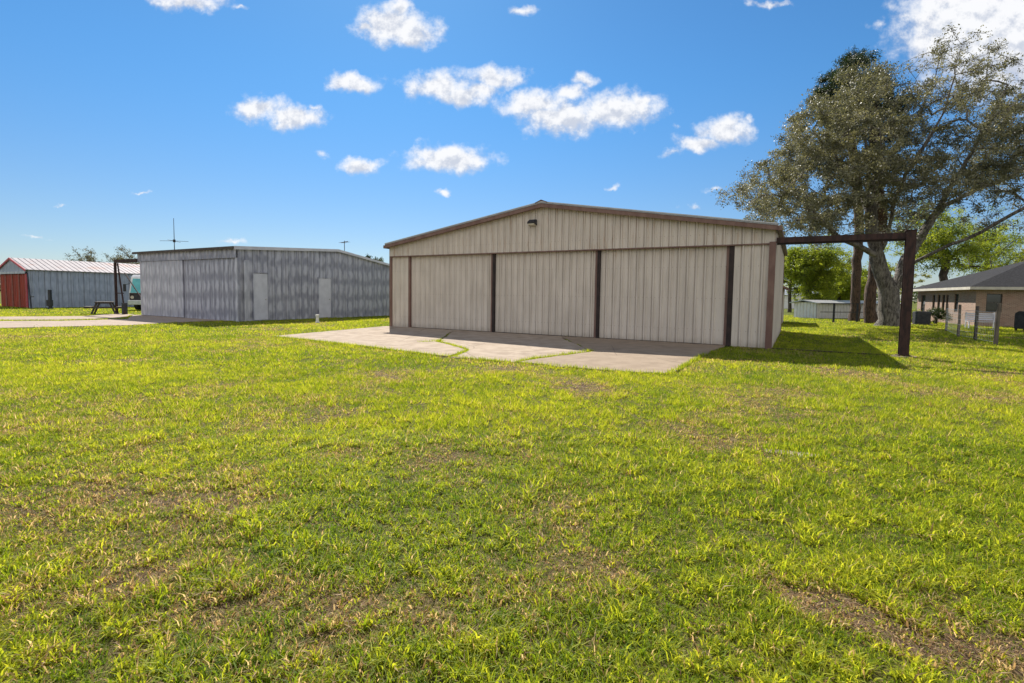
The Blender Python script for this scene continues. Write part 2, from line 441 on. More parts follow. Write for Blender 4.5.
# ------------------------------------------------------------------ grey hangar
C2 = gnd(239, 321.7)
def grey_hangar():
    root = empty('hangar', C2, ANG, 'weathered grey galvanised hangar with low roof and antennas, left of the beige hangar', 'hangar')
    f2 = lambda px: s_at(px, C2, wd, 318)
    xl = f2(142.5)                    # negative
    LB = 13.2; LP = 6.9
    e0, pk, e1 = 4.08, 4.5, 3.62
    zs = lambda y: e0 + (pk-e0)*y/LP if y < LP else pk + (e1-pk)*(y-LP)/(LB-LP)
    print('hangar2 left', xl)
    kw = dict(pitch=.46, rw=.10, rd=.035)
    xd = f2(184.5)
    hz = 3.55
    # band over the doors
    corrugated(xl-.15, 0, lambda s, t, h: (s, -.12-h, hz+(e0-hz-.0)*t), **kw).build('header_band', M['galv'], root)
    corrugated(xd+.03, -.02, lambda s, t, h: (s, 0-h, (hz+.02)*t), **kw).build('front_wall', M['galv'], root)
    d = corrugated(xl, xd, lambda s, t, h: (s, -.06-h, .05+(hz-.06)*t), **kw).build('sliding_door', M['galvdoor'], root)
    MB().box(xd-.0, xd+.05, -.08, -.02, .05, hz-.01).build('door_edge_trim', M['galvdoor'], root)
    MB().box(-.10, .06, -.09, -.045, 0, hz).build('corner_trim', M['galvdoor'], root)
    corrugated(.0, LB, lambda s, t, h: (0+h, s, (zs(s)-.01)*t), extra=[LP], **kw).build('end_wall', M['galv'], root)
    corrugated(.0, LB, lambda s, t, h: (xl-h, s, (zs(s)-.01)*t), extra=[LP], **kw).build('end_wall', M['galv'], root)
    corrugated(xl+.06, -.06, lambda s, t, h: (s, LB+h, (e1-.01)*t), **kw).build('back_wall', M['galv'], root)
    # flat personnel doors on the end wall
    s3 = lambda px: s_at(px, C2, wn, 318)
    for pa, pb, hgt in ((253.5, 267.5, 2.72), (318.5, 330.5, 2.6)):
        a, b = s3(pa), s3(pb)
        dd = MB().box(.0, .055, a, b, .06, hgt).build('personnel_door', M['greypaint'], root)
        MB().box(.0, .075, a-.05, a-.002, .03, hgt+.05).box(.0, .075, b+.002, b+.05, .03, hgt+.05).box(0, .075, a-.05, b+.05, hgt+.052, hgt+.09).build('door_frame', M['galv'], dd)
        MB().tube([(.06, b-.12, 1.25), (.12, b-.12, 1.25)], .035).build('handle', M['chrome'], dd)
    # a raised jamb strip next to the corner
    MB().box(.036, .075, .30, .62, 0.02, hz-.1).build('corner_trim', M['galvdoor'], root)
    # roof slabs
    y0 = -.30
    th = .10
    MB().prism([(y0, zs(0)-.02), (LP, pk), (LP, pk+th), (y0, zs(0)-.02+th)], xl-.3, .15, 'x').build('roof', M['roofmetal'], root)
    MB().prism([(LP, pk), (LB+.25, e1-.03), (LB+.25, e1-.03+th), (LP, pk+th)], xl-.3, .15, 'x').build('roof', M['roofmetal'], root)
    # gutter / fascia
    MB().box(xl-.3, .16, -.36, -.302, zs(0)-.06, zs(0)+.08).build('fascia', M['darkwood'], root)
    MB().prism([(y0, zs(0)-.10), (LP, pk-.06), (LB+.25, e1-.11), (LB+.25, e1+.05), (LP, pk+.10), (y0, zs(0)+.09)], .152, .19, 'x').build('fascia', M['greypaint'], root)
    # outrigger
    tp = xl - s_at(117.8, C2, wd, 300); px_ = xl - tp
    MB().box(px_, xl-.16, -.16, 0, hz-.02, hz+.20).build('track_beam', M['rust'], root)
    MB().box(px_-.065, px_+.065, -.15, -.02, 0, hz-.022).build('outrigger_post', M['rust'], root)
    MB().bar((px_+.15, .0, hz-.05), (px_+1.7, -.3, .0), .08, .08).build('brace', M['rust'], root)
    MB().bar((px_+.4, .3, hz-.7), (px_+2.1, .6, 1.0), .05, .05).build('brace', M['rust'], root)
    MB().bar((px_+.10, -.08, 1.45), (px_+1.3, -.2, 1.45), .06, .06).build('brace', M['rust'], root)
    MB().box(px_+1.35, px_+1.6, -.35, -.1, 0, .8).build('counterweight', M['black'], root)
    # TV antenna mast (cross) on the roof
    def on_roof(px, y):    # x local along front, y depth
        return None
    return root, xl, zs
gh, XL2, zs2 = grey_hangar()
def loc2w(lx, ly, lz): return C2 + wd*lx + wn*ly + Vector((0, 0, lz))
# cross antenna
def cross_antenna():
    d = 3.2; base_s = s_at(174.5, C2 + wn*d, wd, 250)
    P = loc2w(base_s, d, zs2(d)+.10)
    root = empty('antenna', P, 0, 'thin mast antenna with four level arms above the left part of the grey hangar', 'antenna')
    MB().tube([(0,0,-.05), (0,0,2.6)], [.03, .016]).build('mast', M['black'], root)
    t = MB()
    for a in (0, 90, 180, 270):
        c, s = math.cos(rad(a+10)), math.sin(rad(a+10))
        t.tube([(0,0,.95), (c*.95, s*.95, .93)], .014, 5)
    t.build('radial_arm', M['black'], root)
    MB().box(-.06,.06,-.06,.06,.85,1.05).build('hub', M['black'], root)
cross_antenna()
def tv_antenna():
    base_s = -.8
    # stands on the roof near the ridge end
    d = s_at(344.5, C2 + wd*base_s, wn, 250)
    P = loc2w(base_s, d, zs2(d)+.09)
    root = empty('antenna', P, ANG, 'small dark television aerial on a short pole above the grey hangar roof slope', 'antenna')
    MB().tube([(0,0,-.05), (0,0,.95)], .022).build('mast', M['black'], root)
    t = MB().tube([(-.35,0,.82), (.35,0,.90)], .018, 5)
    for k in range(5):
        x = -.32+.16*k; t.tube([(x,-.22,.82+.01*k), (x,.22,.82+.01*k)], .01, 4)
    t.build('boom', M['black'], root)
tv_antenna()
# white pipe
P = gnd(317.5, 323)
MBp = MB().tube([(0,0,0), (0,0,.06)], .11, 12).tube([(0,0,.05), (0,0,.40)], .085, 12).tube([(0,0,.38), (0,0,.47)], [.105,.105], 12)
o = MBp.build('standpipe', M['pvc'], None); o.location = P; tag(o, 'short white capped pipe standing in the grass before the grey hangar end wall', 'pipe')

# ------------------------------------------------------------------ far left hangar with red doors
C3 = gnd(28.5, 308)
def red_hangar():
    root = empty('hangar', C3, ANG, 'old blue-grey metal hangar with red doors and rust streaked roof at the far left', 'hangar')
    W = 6.5; L = 22; ev = 3.3; pk = 4.3; sp = -W/2
    zt = lambda s: ev + (pk-ev)*(1-abs(s-sp)/(W/2))
    kw = dict(pitch=.4, rw=.09, rd=.03)
    hz = 3.08
    corrugated(-W, 0, lambda s, t, h: (s, -.08-h, hz+(zt(s)-hz)*t), extra=[sp], **kw).build('gable_wall', M['galvblue'], root)
    MB().box(-W, 0, -.17, -.12, hz-.12, hz+.08).build('door_track', M['galvdoor'], root)
    nd = 4; x = -W+.1; dw = (W-.2)/nd
    for k in range(nd):
        d = corrugated(x+.04, x+dw-.1, lambda s, t, h: (s, 0-h, .03+(hz-.16)*t), **kw).build('sliding_door', M['red'], root)
        MB().box(x+dw-.095, x+dw+.035, -.07, .02, 0, hz-.125).build('door_edge_trim', M['redtrim'] if k == nd-1 else M['pinkpost'], d)
        x += dw
    corrugated(0.05, L, lambda s, t, h: (0+h, s, ev*t), **kw).build('side_wall', M['galvblue'], root)
    corrugated(0.05, L, lambda s, t, h: (-W-h, s, ev*t), **kw).build('side_wall', M['galvblue'], root)
    corrugated(-W, 0, lambda s, t, h: (s, L+h, zt(s)*t), extra=[sp], **kw).build('back_wall', M['galvblue'], root)
    sl = (pk-ev)/(W/2)
    for sg in (-1, 1):
        def rf(s, t, h, sg=sg):
            x = sp + sg*(W/2+.3)*(1-t); return (x, s, pk+.10-sl*abs(x-sp)+h)
        corrugated(-.14, L+.3, rf, thick=.04, minor=False, pitch=.4, rd=.02).build('roof', M['rustroof'], root)
        x1 = sp+sg*(W/2+.3)
        MB().prism([(sp, pk+.10), (x1, pk+.10-sl*(W/2+.3)), (x1, pk-.07-sl*(W/2+.3)), (sp, pk-.07)], -.22, -.17).build('rake_trim', M['redtrim'], root)
    # ground braces on the right of the door
    MB().bar((.45, -.1, 3.0), (2.3, -.5, 0), .10, .10).build('brace', M['black'], root)
    MB().bar((1.65, -.35, 1.0), (2.4, -.35, 1.0), .07, .07).build('brace', M['black'], root)
red_hangar()
# short post near the red hangar
P = gnd(50.5, 309)
o = MB().box(-.09,.09,-.09,.09,0,1.6).box(-.22,.13,-.12,.12,.25,.75).box(-.14,.14,-.14,.14,0,.1).build('steel_post', M['black']); o.location = P
tag(o, 'short black post standing beside the blue-grey wall of the red doored hangar', 'post')
# dark roofed barn behind
def dark_barn():
    P = at(84, 300, 75); P.z = 0
    root = empty('barn', P, rad(-6), 'distant dark flat roof showing above the rust streaked roof of the left hangar', 'barn')
    w, l, h = 6.2, 8, 5.3
    corrugated(0, w, lambda s, t, hh: (s, -hh, h*t), pitch=.5).build('front_wall', M['greypaint'], root)
    corrugated(0, w, lambda s, t, hh: (s, l+hh, h*t), pitch=.5).build('back_wall', M['greypaint'], root)
    corrugated(.1, l-.1, lambda s, t, hh: (-hh, s, h*t), pitch=.5).build('side_wall', M['greypaint'], root)
    corrugated(.1, l-.1, lambda s, t, hh: (w+hh, s, h*t), pitch=.5).build('side_wall', M['greypaint'], root)
    MB().prism([(-.4, h), (w/2, h+.5), (w+.4, h+.05), (w+.4, h-.15), (w/2, h+.25), (-.4, h-.2)], -.4, l+.4).build('roof', surface('slate_blue_roof', (.10,.12,.15), (.15,.17,.2), 2, .5), root)
dark_barn()

# ------------------------------------------------------------------ motorhome behind outrigger
def motorhome():
    X = at(130.5, 300, 41.5).x
    root = empty('motorhome', (X+1.2, 41.5, 0), rad(8), 'white motorhome with teal windscreen parked behind the grey hangar, mostly hidden', 'motorhome')
    b = MB().prism([(0,.55),(0,1.5),(.35,2.75),(.6,2.95),(7.5,2.95),(7.5,.5),(.5,.5)], -1.2, 1.2, 'x')
    # prism 'x' : prof (y,z)
    b.build('body', M['white'], root, bevel=.05)
    w = MB(); w.add([(-1.08,-.02,1.45),(1.08,-.02,1.45),(1.02,.27,2.62),(-1.02,.27,2.62),(-1.08,.10,1.45),(1.08,.10,1.45),(1.02,.40,2.62),(-1.02,.40,2.62)],
        [(0,1,2,3),(7,6,5,4),(0,4,5,1),(1,5,6,2),(2,6,7,3),(3,7,4,0)])
    w.build('windscreen', M['teal'], root)
    MB().box(-.03,.03,-.05,.0,1.4,2.1).bar((0,-.02,1.45),(0,.29,2.65),.05,.05).build('windscreen_pillar', M['black'], root)
    MB().box(-1.22,1.22,-.18,.02,.45,.85).build('bumper', M['chrome'], root, bevel=.04)
    MB().prism([(-.03,.5),(-.03,1.43),(.04,1.43),(.04,.5)], -1.15, 1.15, 'x').build('front_panel', M['darkgap'], root)
    MB().box(-.8,.8,-.06,-.031,.88,1.33).build('grille', M['black'], root)
    for s in (-1, 1):
        MB().tube([(s*.93,-.06,1.08),(s*.93,.02,1.08)], .13, 14).build('headlight', M['lens'], root)
        MB().bar((s*1.15,.1,2.2),(s*1.42,-.12,2.1),.04,.04).box(s*1.42-.09,s*1.42+.09,-.2,-.1,1.55,2.15).build('mirror', M['black'], root)
        for y in (1.1, 5.6):
            t = MB().tube([(s*.95,y,.46),(s*1.22,y,.46)], .46, 20).build('wheel', M['rubber'], root)
            MB().tube([(s*1.2,y,.46),(s*1.24,y,.46)], .25, 16).build('rim', M['chrome'], t)
        MB().box(s*1.19, s*1.215, 1.8, 3.0, 1.5, 2.2).build('window', M['glassdark'], root)
motorhome()

# ------------------------------------------------------------------ picnic table
def picnic():
    P = gnd(105, 314); 
    root = empty('picnic_table', P, rad(4), 'dark weathered wooden picnic table with two benches on the grass by the taxiway', 'picnic table')
    L = 1.85
    for k in range(5):
        pass
    t = MB()
    for k in range(5): t.box(-L/2*.72, L/2*.72, -.38+k*.155, -.38+k*.155+.14, .72, .765)
    t.build('tabletop', M['darkwood'], root)
    for s in (-1, 1):
        b = MB()
        for k in range(2): b.box(-L/2*.72, L/2*.72, s*.72-.14+k*.145, s*.72-.14+k*.145+.135, .43, .47)
        b.build('bench_seat', M['darkwood'], root)
    for x in (-.5, .5):
        l = MB().bar((x,-.28,.72),(x,-.55,0),.045,.09).bar((x+.05,.28,.72),(x+.05,.55,0),.045,.09).box(x-.06,x-.02,-.85,.85,.36,.43).box(x-.06,x-.02,-.36,.36,.65,.72)
        l.build('leg_frame', M['darkwood'], root)
    root.rotation_euler = (0,0,rad(122)); root.scale = (1.2,1.2,1.12)
picnic()

# ------------------------------------------------------------------ brick house
HC = gnd(974, 326); hd = Vector((.93, -.37, 0)).normalized(); hn = Vector((.37, .93, 0)).normalized()
def brick_house():
    ang = math.atan2(hd.y, hd.x)
    root = empty('brick_house', HC, ang, 'tan brick house with charcoal hip roof and narrow dark windows at the right edge', 'house')
    W, D, E = 20, 10.6, 2.62
    s2 = lambda px: s_at(px, HC, hn, 312); s1 = lambda px: s_at(px, HC, hd, 312)
    wins_side = [(s2(b), s2(a), z0, z1) for a, b, z0, z1 in ((920.5,924.5,.1,2.2),(931.8,934.2,.9,2.2),(936.8,939.4,.9,2.2),(941.4,944.0,.9,2.2),(945.3,947.5,.9,2.2),(953.8,957.6,.9,2.25))]
    wins_side = [(min(a,b), max(a,b), c, d) for a, b, c, d in wins_side]
    wins_front = [(s1(985.5), s1(1001.5), 1.0, 2.25), (5.5, 7.2, 1.0, 2.2), (10, 11.0, .05, 2.1), (13.5, 15.5, 1.0, 2.2)]
    def wall(n, L, wins, fn, name):
        """grid wall with real openings"""
        xs = sorted({0, L} | {w[0] for w in wins} | {w[1] for w in wins}); zs = sorted({0, E} | {w[2] for w in wins} | {w[3] for w in wins})
        mb = MB()
        def q(a, b, c, d):
            # box piece between xs a-b, z c-d
            vs = [fn(x, y, z) for z in (c, d) for x, y in ((a,0),(b,0),(b,.2),(a,.2))]
            mb.add(vs, [(0,1,5,4),(2,3,7,6)])
        for i in range(len(xs)-1):
            for j in range(len(zs)-1):
                mx, mz = (xs[i]+xs[i+1])/2, (zs[j]+zs[j+1])/2
                if any(w[0] < mx < w[1] and w[2] < mz < w[3] for w in wins): continue
                q(xs[i], xs[i+1], zs[j], zs[j+1])
        for a, b, c, d in wins:   # reveals
            for (p, q_) in (((a,c),(b,c)),((b,c),(b,d)),((b,d),(a,d)),((a,d),(a,c))):
                mb.add([fn(p[0],0,p[1]), fn(q_[0],0,q_[1]), fn(q_[0],.2,q_[1]), fn(p[0],.2,p[1])], [(0,1,2,3)])
        mb.build(name, M['brick'], root)
        for a, b, c, d in wins:
            w = MB(); t = .05
            def bx(x0, x1, z0, z1, y0, y1):
                vs = [fn(x, y, z) for z in (z0, z1) for x, y in ((x0,y0),(x1,y0),(x1,y1),(x0,y1))]
                w.add(vs, [(0,3,2,1),(4,5,6,7),(0,1,5,4),(1,2,6,5),(2,3,7,6),(3,0,4,7)])
            bx(a+.003,a+t,c+.003,d-.003,.06,.12); bx(b-t,b-.003,c+.003,d-.003,.06,.12); bx(a+t,b-t,c+.003,c+t,.06,.12); bx(a+t,b-t,d-t,d-.003,.06,.12)
            mid = (c+d)/2; bx(a+t,b-t,mid-.02,mid+.02,.065,.115)
            f = w.build('window', M['darkwood'], root)
            w = MB(); bx(a+t,b-t,c+t,d-t,.09,.10); w.build('pane', M['glassdark'], f)
    wall('f', W, wins_front, lambda x, y, z: (x, y, z), 'front_wall')
    wall('s', D, wins_side, lambda x, y, z: (y, x, z), 'side_wall')
    MB().box(W-.2, W, .2, D-.2, 0, E).build('side_wall', M['brick'], root)
    MB().box(0.2, W, D-.2, D, 0, E).build('back_wall', M['brick'], root)
    MB().box(.2, W-.2, .2, D-.2, 0, .1).build('floor_slab', M['concrete'], root)
    o = .55; ez = E; pk = E + (D/2+o)*.40
    v = [(-o,-o,ez),(W+o,-o,ez),(W+o,D+o,ez),(-o,D+o,ez),(D/2,D/2,pk),(W-D/2,D/2,pk)]
    v2 = [(x,y,z+.10) for x,y,z in v[:4]]+[v[4],v[5]]
    mb = MB().add(v2+v[:4], [(0,1,5,4),(1,2,5),(2,3,4,5),(3,0,4),(6,7,8,9)])
    mb.build('roof', M['shingle'], root)
    MB().box(-o-.03,W+o+.03,-o-.03,-o,ez-.10,ez+.09).build('fascia', M['cream'], root)
    MB().box(-o-.03,-o,-o,D+o,ez-.10,ez+.09).build('fascia', M['cream'], root)
    MB().box(-o,W+o,-o,D+o,ez-.03,ez-.004).build('soffit', M['cream'], root)
    # steps
brick_house()
def hloc(a, b, z=0): return HC + hd*a + hn*b + Vector((0,0,z))
# air conditioner
P = gnd(921, 324.5)
r_ = empty('air_conditioner', P, math.atan2(hd.y, hd.x), 'black boxed air conditioning unit beside the brick house wall', 'air conditioner')
MB().box(-.42,.42,-.42,.42,.05,.92).build('casing', M['black'], r_, bevel=.04)
MB().tube([(0,0,.9),(0,0,.95)], .36, 20).build('fan_grille', M['darkgap'], r_)
MB().box(-.5,.5,-.5,.5,0,.052).build('base_pad', M['concrete'], r_)
# dark barbecue near right border
P = gnd(1023, 331)
r_ = empty('barbecue', P, .2, 'black covered barbecue before the brick house at the right picture edge', 'barbecue')
MB().box(-.3,.55,-.28,.28,.12,.85).build('cabinet', M['black'], r_, bevel=.02)
MB().prism([(-.3,.85),(-.27,1.05),(-.1,1.17),(.1,1.17),(.27,1.05),(.3,.85)], -.28, .53, 'x').build('lid', M['black'], r_)
for x in (-.2, .45):
    for y in (-.26, .2): MB().tube([(x,y,.07),(x,y+.06,.07)], .07, 12).build('wheel', M['rubber'], r_)
# white garden bench between posts and house
P = gnd(981, 328.5)
r_ = empty('garden_bench', P, math.atan2(hd.y, hd.x), 'pale slatted garden bench standing under the brick house window', 'bench')
s_ = MB(); b_ = MB()
for k in range(4): s_.box(-.75,.75,-.25+k*.12,-.15+k*.12,.42,.45); b_.box(-.75,.75,.24,.265,.52+k*.12,.61+k*.12)
s_.build('seat', M['greypaint'], r_); b_.build('backrest', M['greypaint'], r_)
for sx in (-.7,.7):
    MB().box(sx-.03,sx+.03,-.25,-.19,0,.42).build('leg', M['greypaint'], r_)
    MB().box(sx-.03,sx+.03,.18,.24,0,1.02).build('leg', M['greypaint'], r_)

# wooden posts with wire mesh
posts = [((946, 331), 303.5, .11, 'grey'), ((958, 337), 304.5, .115, 'grey'), ((975, 340.5), 306, .12, 'dark'), ((995.5, 345), 303, .135, 'grey')]
plab = ['farthest and shortest weathered wooden fence post, leftmost of the four before the house',
        'second weathered fence post from the left before the brick house corner',
        'third weathered fence post from the left, dark and leaning before the brick house',
        'nearest and tallest weathered fence post, rightmost of four before the house']
pp = []
wm = [M['wood'], M['wood'], M['darkwood'], M['wood']]
for k, ((x, y), yt, w, _) in enumerate(posts):
    P = gnd(x, y); top = at(x, yt, P.y).z; pp.append((P, top))
    o = MB().tube([(0,0,-.05),(.01,0,top*.5),(.02*(k-1),.01,top-.02),(.02*(k-1),.01,top)], [w/2*1.1,w/2,w/2*.95,w/2*.8], 9).build('fence_post', wm[k]); o.location = P
    tag(o, plab[k], 'post', 'weathered fence posts before the brick house')
w = MB()
for (P, t), (Q, u) in zip(pp[:-1], pp[1:]):
    for h in (.12, .35, .6, .85, 1.1, 1.3):
        if h < min(t, u): w.tube([(P.x, P.y+.08, h), ((P.x+Q.x)/2, (P.y+Q.y)/2+.08, h-.02), (Q.x, Q.y+.08, h)], .006, 4)
    L = (Q-P).length; n_ = int(L/.2)
    for k in range(1, n_):
        c = P.lerp(Q, k/n_); w.tube([(c.x, c.y+.08, .1), (c.x, c.y+.08, 1.3)], .003, 3)
o = w.build('wire_fence', M['chrome']); tag(o, 'thin wire mesh strung between the weathered fence posts', 'wire mesh')

# far white building and fence (right background)
def white_shed():
    P = gnd(816, 318.5); Q = gnd(900, 318.5)
    d = (Q-P); L = d.length; a = math.atan2(d.y, d.x)
    root = empty('storage_building', P, a, 'long low white metal storage building glimpsed beyond the pine trunks', 'storage building')
    h = 1.42
    corrugated(0, L, lambda s, t, hh: (s, -hh, h*t), pitch=.35).build('front_wall', M['white'], root)
    corrugated(0, 2.4, lambda s, t, hh: (-hh, s, h*t), pitch=.35).build('side_wall', M['white'], root)
    corrugated(0, 2.4, lambda s, t, hh: (L+hh, s, h*t), pitch=.35).build('side_wall', M['white'], root)
    corrugated(0, L, lambda s, t, hh: (s, 2.4+hh, h*t), pitch=.35).build('back_wall', M['white'], root)
    MB().prism([(-.3, h-.02), (1.2, h+.22), (2.7, h-.02), (2.7, h-.1), (1.2, h+.14), (-.3, h-.1)], -.3, L+.3, 'x').build('roof', M['roofmetal'], root)
white_shed()
def far_fence():
    A = gnd(820, 322.5); B = gnd(905, 322.5)
    d = B-A; L = d.length
    root = empty('metal_fence', A, math.atan2(d.y, d.x), 'thin dark rail fence on slim posts before the long white building', 'fence')
    for x in (L*.15, L*.42, L*.69, L*.97):
        MB().box(x-.05, x+.05, -.05, .05, 0, 1.45).build('fence_post', M['black'], root)
    for z in (1.38, .75): MB().box(0, L, -.02, .02, z, z+.05).build('rail', M['black'], root)
far_fence()
def far_house():
    P = at(776, 300, 88); P.z = 0
    root = empty('house', P, 0, 'distant pale house glimpsed between the small trees behind the beige hangar', 'house')
    MB().box(0, 9, 0, 7, 0, 2.4).build('wall', M['white'], root)
    MB().prism([(-.4, 2.4), (3.5, 3.6), (7.4, 2.4)], -.4, 9.4, 'x').build('roof', M['roofmetal'], root)
    MB().box(4.5, 5.6, -.03, .0, .9, 2.0).build('window', M['glassdark'], root)
    MB().box(7, 7.9, -.03, .0, 0.02, 2.0).build('door', M['brown'], root)
far_house()

# ------------------------------------------------------------------ paving
def poly_slab(name, pts, z, mat, label=None, jitter=.05, sub=.35, seed=1):
    rr = random.Random(seed); out = []
    P = [Vector(p) for p in pts]
    for i in range(len(P)):
        a, b = P[i], P[(i+1) % len(P)]; n = max(1, int((b-a).length/sub))
        for k in range(n):
            p = a.lerp(b, k/n); out.append((p.x+rr.uniform(-jitter, jitter), p.y+rr.uniform(-jitter, jitter)))
    mb = MB(); n = len(out)
    mb.add([(x, y, z) for x, y in out]+[(x, y, -.06) for x, y in out], [tuple(range(n))]+[(i, (i+1) % n, n+(i+1) % n, n+i) for i in range(n)])
    o = mb.build(name, mat); o['kind'] = 'structure'
    return out
g2 = lambda pts: [gnd(x, y) for x, y in pts]
inL = WL + wn*.6; inR = WR + wn*.6
apronL = poly_slab('concrete_apron', [gnd(272, 337)] + g2([(315,341),(355,346),(430,355),(447,357.5)]) + g2([(466,351),(452,346),(436,342.5)]) + [WL+wd*4.4-wn*.8, WL + wd*4.6+wn*.02, WL - wd*.05+wn*.02, WL - wd*.3 - wn*.1], .035, M['concrete'], seed=3)
apronM = poly_slab('concrete_apron', g2([(452,358),(480,360),(512,363)]) + g2([(535,359),(563,355.5),(590,352)]) + [WL+wd*9.6-wn*.5, WL+wd*9.6+wn*.02, WL+wd*4.66+wn*.02, WL+wd*4.46-wn*.8] + g2([(440,342.3),(456,346),(471,351)]), .03, M['concrete'], seed=4)
apronR = poly_slab('concrete_apron', g2([(518,363.4),(560,368),(620,372.5),(668,375),(690,364),(706,355)]) + [WL+wd*(s_at(724))-wn*.25, WL+wd*(s_at(724))+wn*.02, WL+wd*9.66+wn*.02, WL+wd*9.66-wn*.5] + g2([(593,352.4),(566,356.3),(540,359.6)]), .038, M['concrete3'], seed=5)
F2l = C2 + wd*XL2
taxiN = poly_slab('taxiway', g2([(-260,333),(-60,330.3),(0,328.6),(70,327),(130,325.6),(178,322.5)]) + [C2+wd*(-1.5)-wn*.6, C2-wd*.5+wn*.02, F2l-wd*.3+wn*.02, F2l - wn*.3-wd*.6] + g2([(128,319.5),(60,321.3),(0,321.6),(-260,322)]), .03, M['concrete2'], sub=1, seed=6)
taxiF = poly_slab('taxiway', g2([(-260,321),(0,320.6),(60,320.3),(118,319)]) + [F2l-wd*.9-wn*.1, F2l-wd*3.2+wn*.2] + g2([(80,316.6),(0,317.2),(-260,318)]), .034, M['concrete2'], sub=1, seed=7)
stone = poly_slab('concrete_slab', g2([(762,449.5),(790,451),(820,455.5),(823,459.5),(800,457.5),(768,453.5)]), .012, M['concrete'], sub=.1, jitter=.02, seed=9)

# ------------------------------------------------------------------ ground
def bare(x, y):
    b = fbm(x, y, 1.3, 5, 5)*.62 + fbm(x, y, 5.5, 31, 3)*.38
    extra = 0
    for (px, py, r, a) in ((765, 585, .28, .26), (850, 612, .25, .28), (1000, 665, .28, .26), (590, 570, .35, .14), (85, 580, .4, .22), (925, 640, .25, .2), (815, 600, .2, .2), (270, 420, 0.96, 0.027), (560, 480, 0.64, 0.045),
                           (430, 470, 0.64, 0.036), (800, 440, 1.12, 0.045), (900, 420, 1.20, 0.036), (1000, 400, 1.60, 0.045), (640, 400, 1.20, 0.027), (440, 388, 1.20, 0.027), (30, 610, .5, .1), (660, 560, .4, .1), (720, 640, .4, .12)):
        c = gnd(px, py); extra = extra + a*np.exp(-((x-c.x)**2+(y-c.y)**2*1.6)/r**2)
    return b + extra*(.55+.9*vnoise(x, y, .16, 88)) + (vnoise(x, y, .22, 89)-.5)*.10 - .12
def gz(x, y):
    near = np.exp(-((y-8)/9.0)**2)
    return (fbm(x, y, 2.2, 77, 3)-.5)*.07*near*np.clip((13-np.abs(y-3))/6, 0, 1) - 0.0
gx = np.concatenate([-np.geomspace(2500, 40, 14), np.arange(-38, -12, 1.0), np.arange(-12, 14, .14), np.arange(14, 40, 1.0), np.geomspace(42, 2500, 14)])
gy = np.concatenate([-np.geomspace(600, 4, 10), np.arange(-3, 0, .5), np.arange(0, 13, .14), np.arange(13, 50, 1.0), np.geomspace(52, 3500, 16)])
GX, GY = np.meshgrid(gx, gy); nx, ny = len(gx), len(gy)
GZ = gz(GX, GY)
V = np.stack([GX.ravel(), GY.ravel(), GZ.ravel()], 1)
idx = np.arange(nx*ny).reshape(ny, nx)
Fq = np.stack([idx[:-1, :-1].ravel(), idx[:-1, 1:].ravel(), idx[1:, 1:].ravel(), idx[1:, :-1].ravel()], 1)
def groundmat():
    m, nt, out = newmat('lawn_soil'); n = N(nt)
    tc = n('TexCoord').outputs['Object']
    y = n('SeparateXYZ', {'Vector': tc}).outputs[1]
    b = n('Attribute', attribute_name='bare').outputs['Fac']
    fine = n.noise(tc, 28, 5, .7)
    soil = n.mix(n.ramp(fine, (.35, .65)), (.035, .022, .014), (.13, .085, .055))
    straw = n.mix(n.ramp(n.noise(tc, 70, 4, .7), (.4, .6)), soil, (.24, .175, .11))
    soil = n.mix(n.math('MULTIPLY', n.ramp(n.noise(tc, 6, 4), (.4, .65)), .7), soil, straw)
    grn = n.mix(n.ramp(n.noise(tc, 22, 6, .75), (.35, .65)), (.03, .045, .006), (.15, .175, .02))
    far = n.ramp(y, (13, 26))
    bb = n.ramp(n.math('ADD', b, n.math('MULTIPLY', n.math('SUBTRACT', fine, .5), .25)), (.66, .46))
    g_amt = n.math('MULTIPLY', bb, n.math('ADD', .5, n.math('MULTIPLY', far, .42)))
    c = n.mix(g_amt, soil, grn)
    farn = n.noise(n('Mapping', {'Vector': tc, 'Scale': (.35, 1, 1)}).outputs[0], .6, 6, .65)
    c = n.mix(n.math('MULTIPLY', n.math('MULTIPLY', n.ramp(farn, (.5, .7)), far), .35), c, (.20, .17, .05))
    p = n('BsdfPrincipled', {'Base Color': c, 'Roughness': .95, 'Specular IOR Level': .1})
    bp = n('Bump', {'Height': n.noise(tc, 35, 5, .7), 'Strength': .8, 'Distance': .03}); nt.links.new(bp.outputs[0], p.inputs['Normal'])
    nt.links.new(p.outputs[0], out.inputs[0]); return m
go = npmesh('ground', V, [Fq], groundmat(), None, {'bare': bare(V[:, 0], V[:, 1])}, smooth=True); go['kind'] = 'structure'

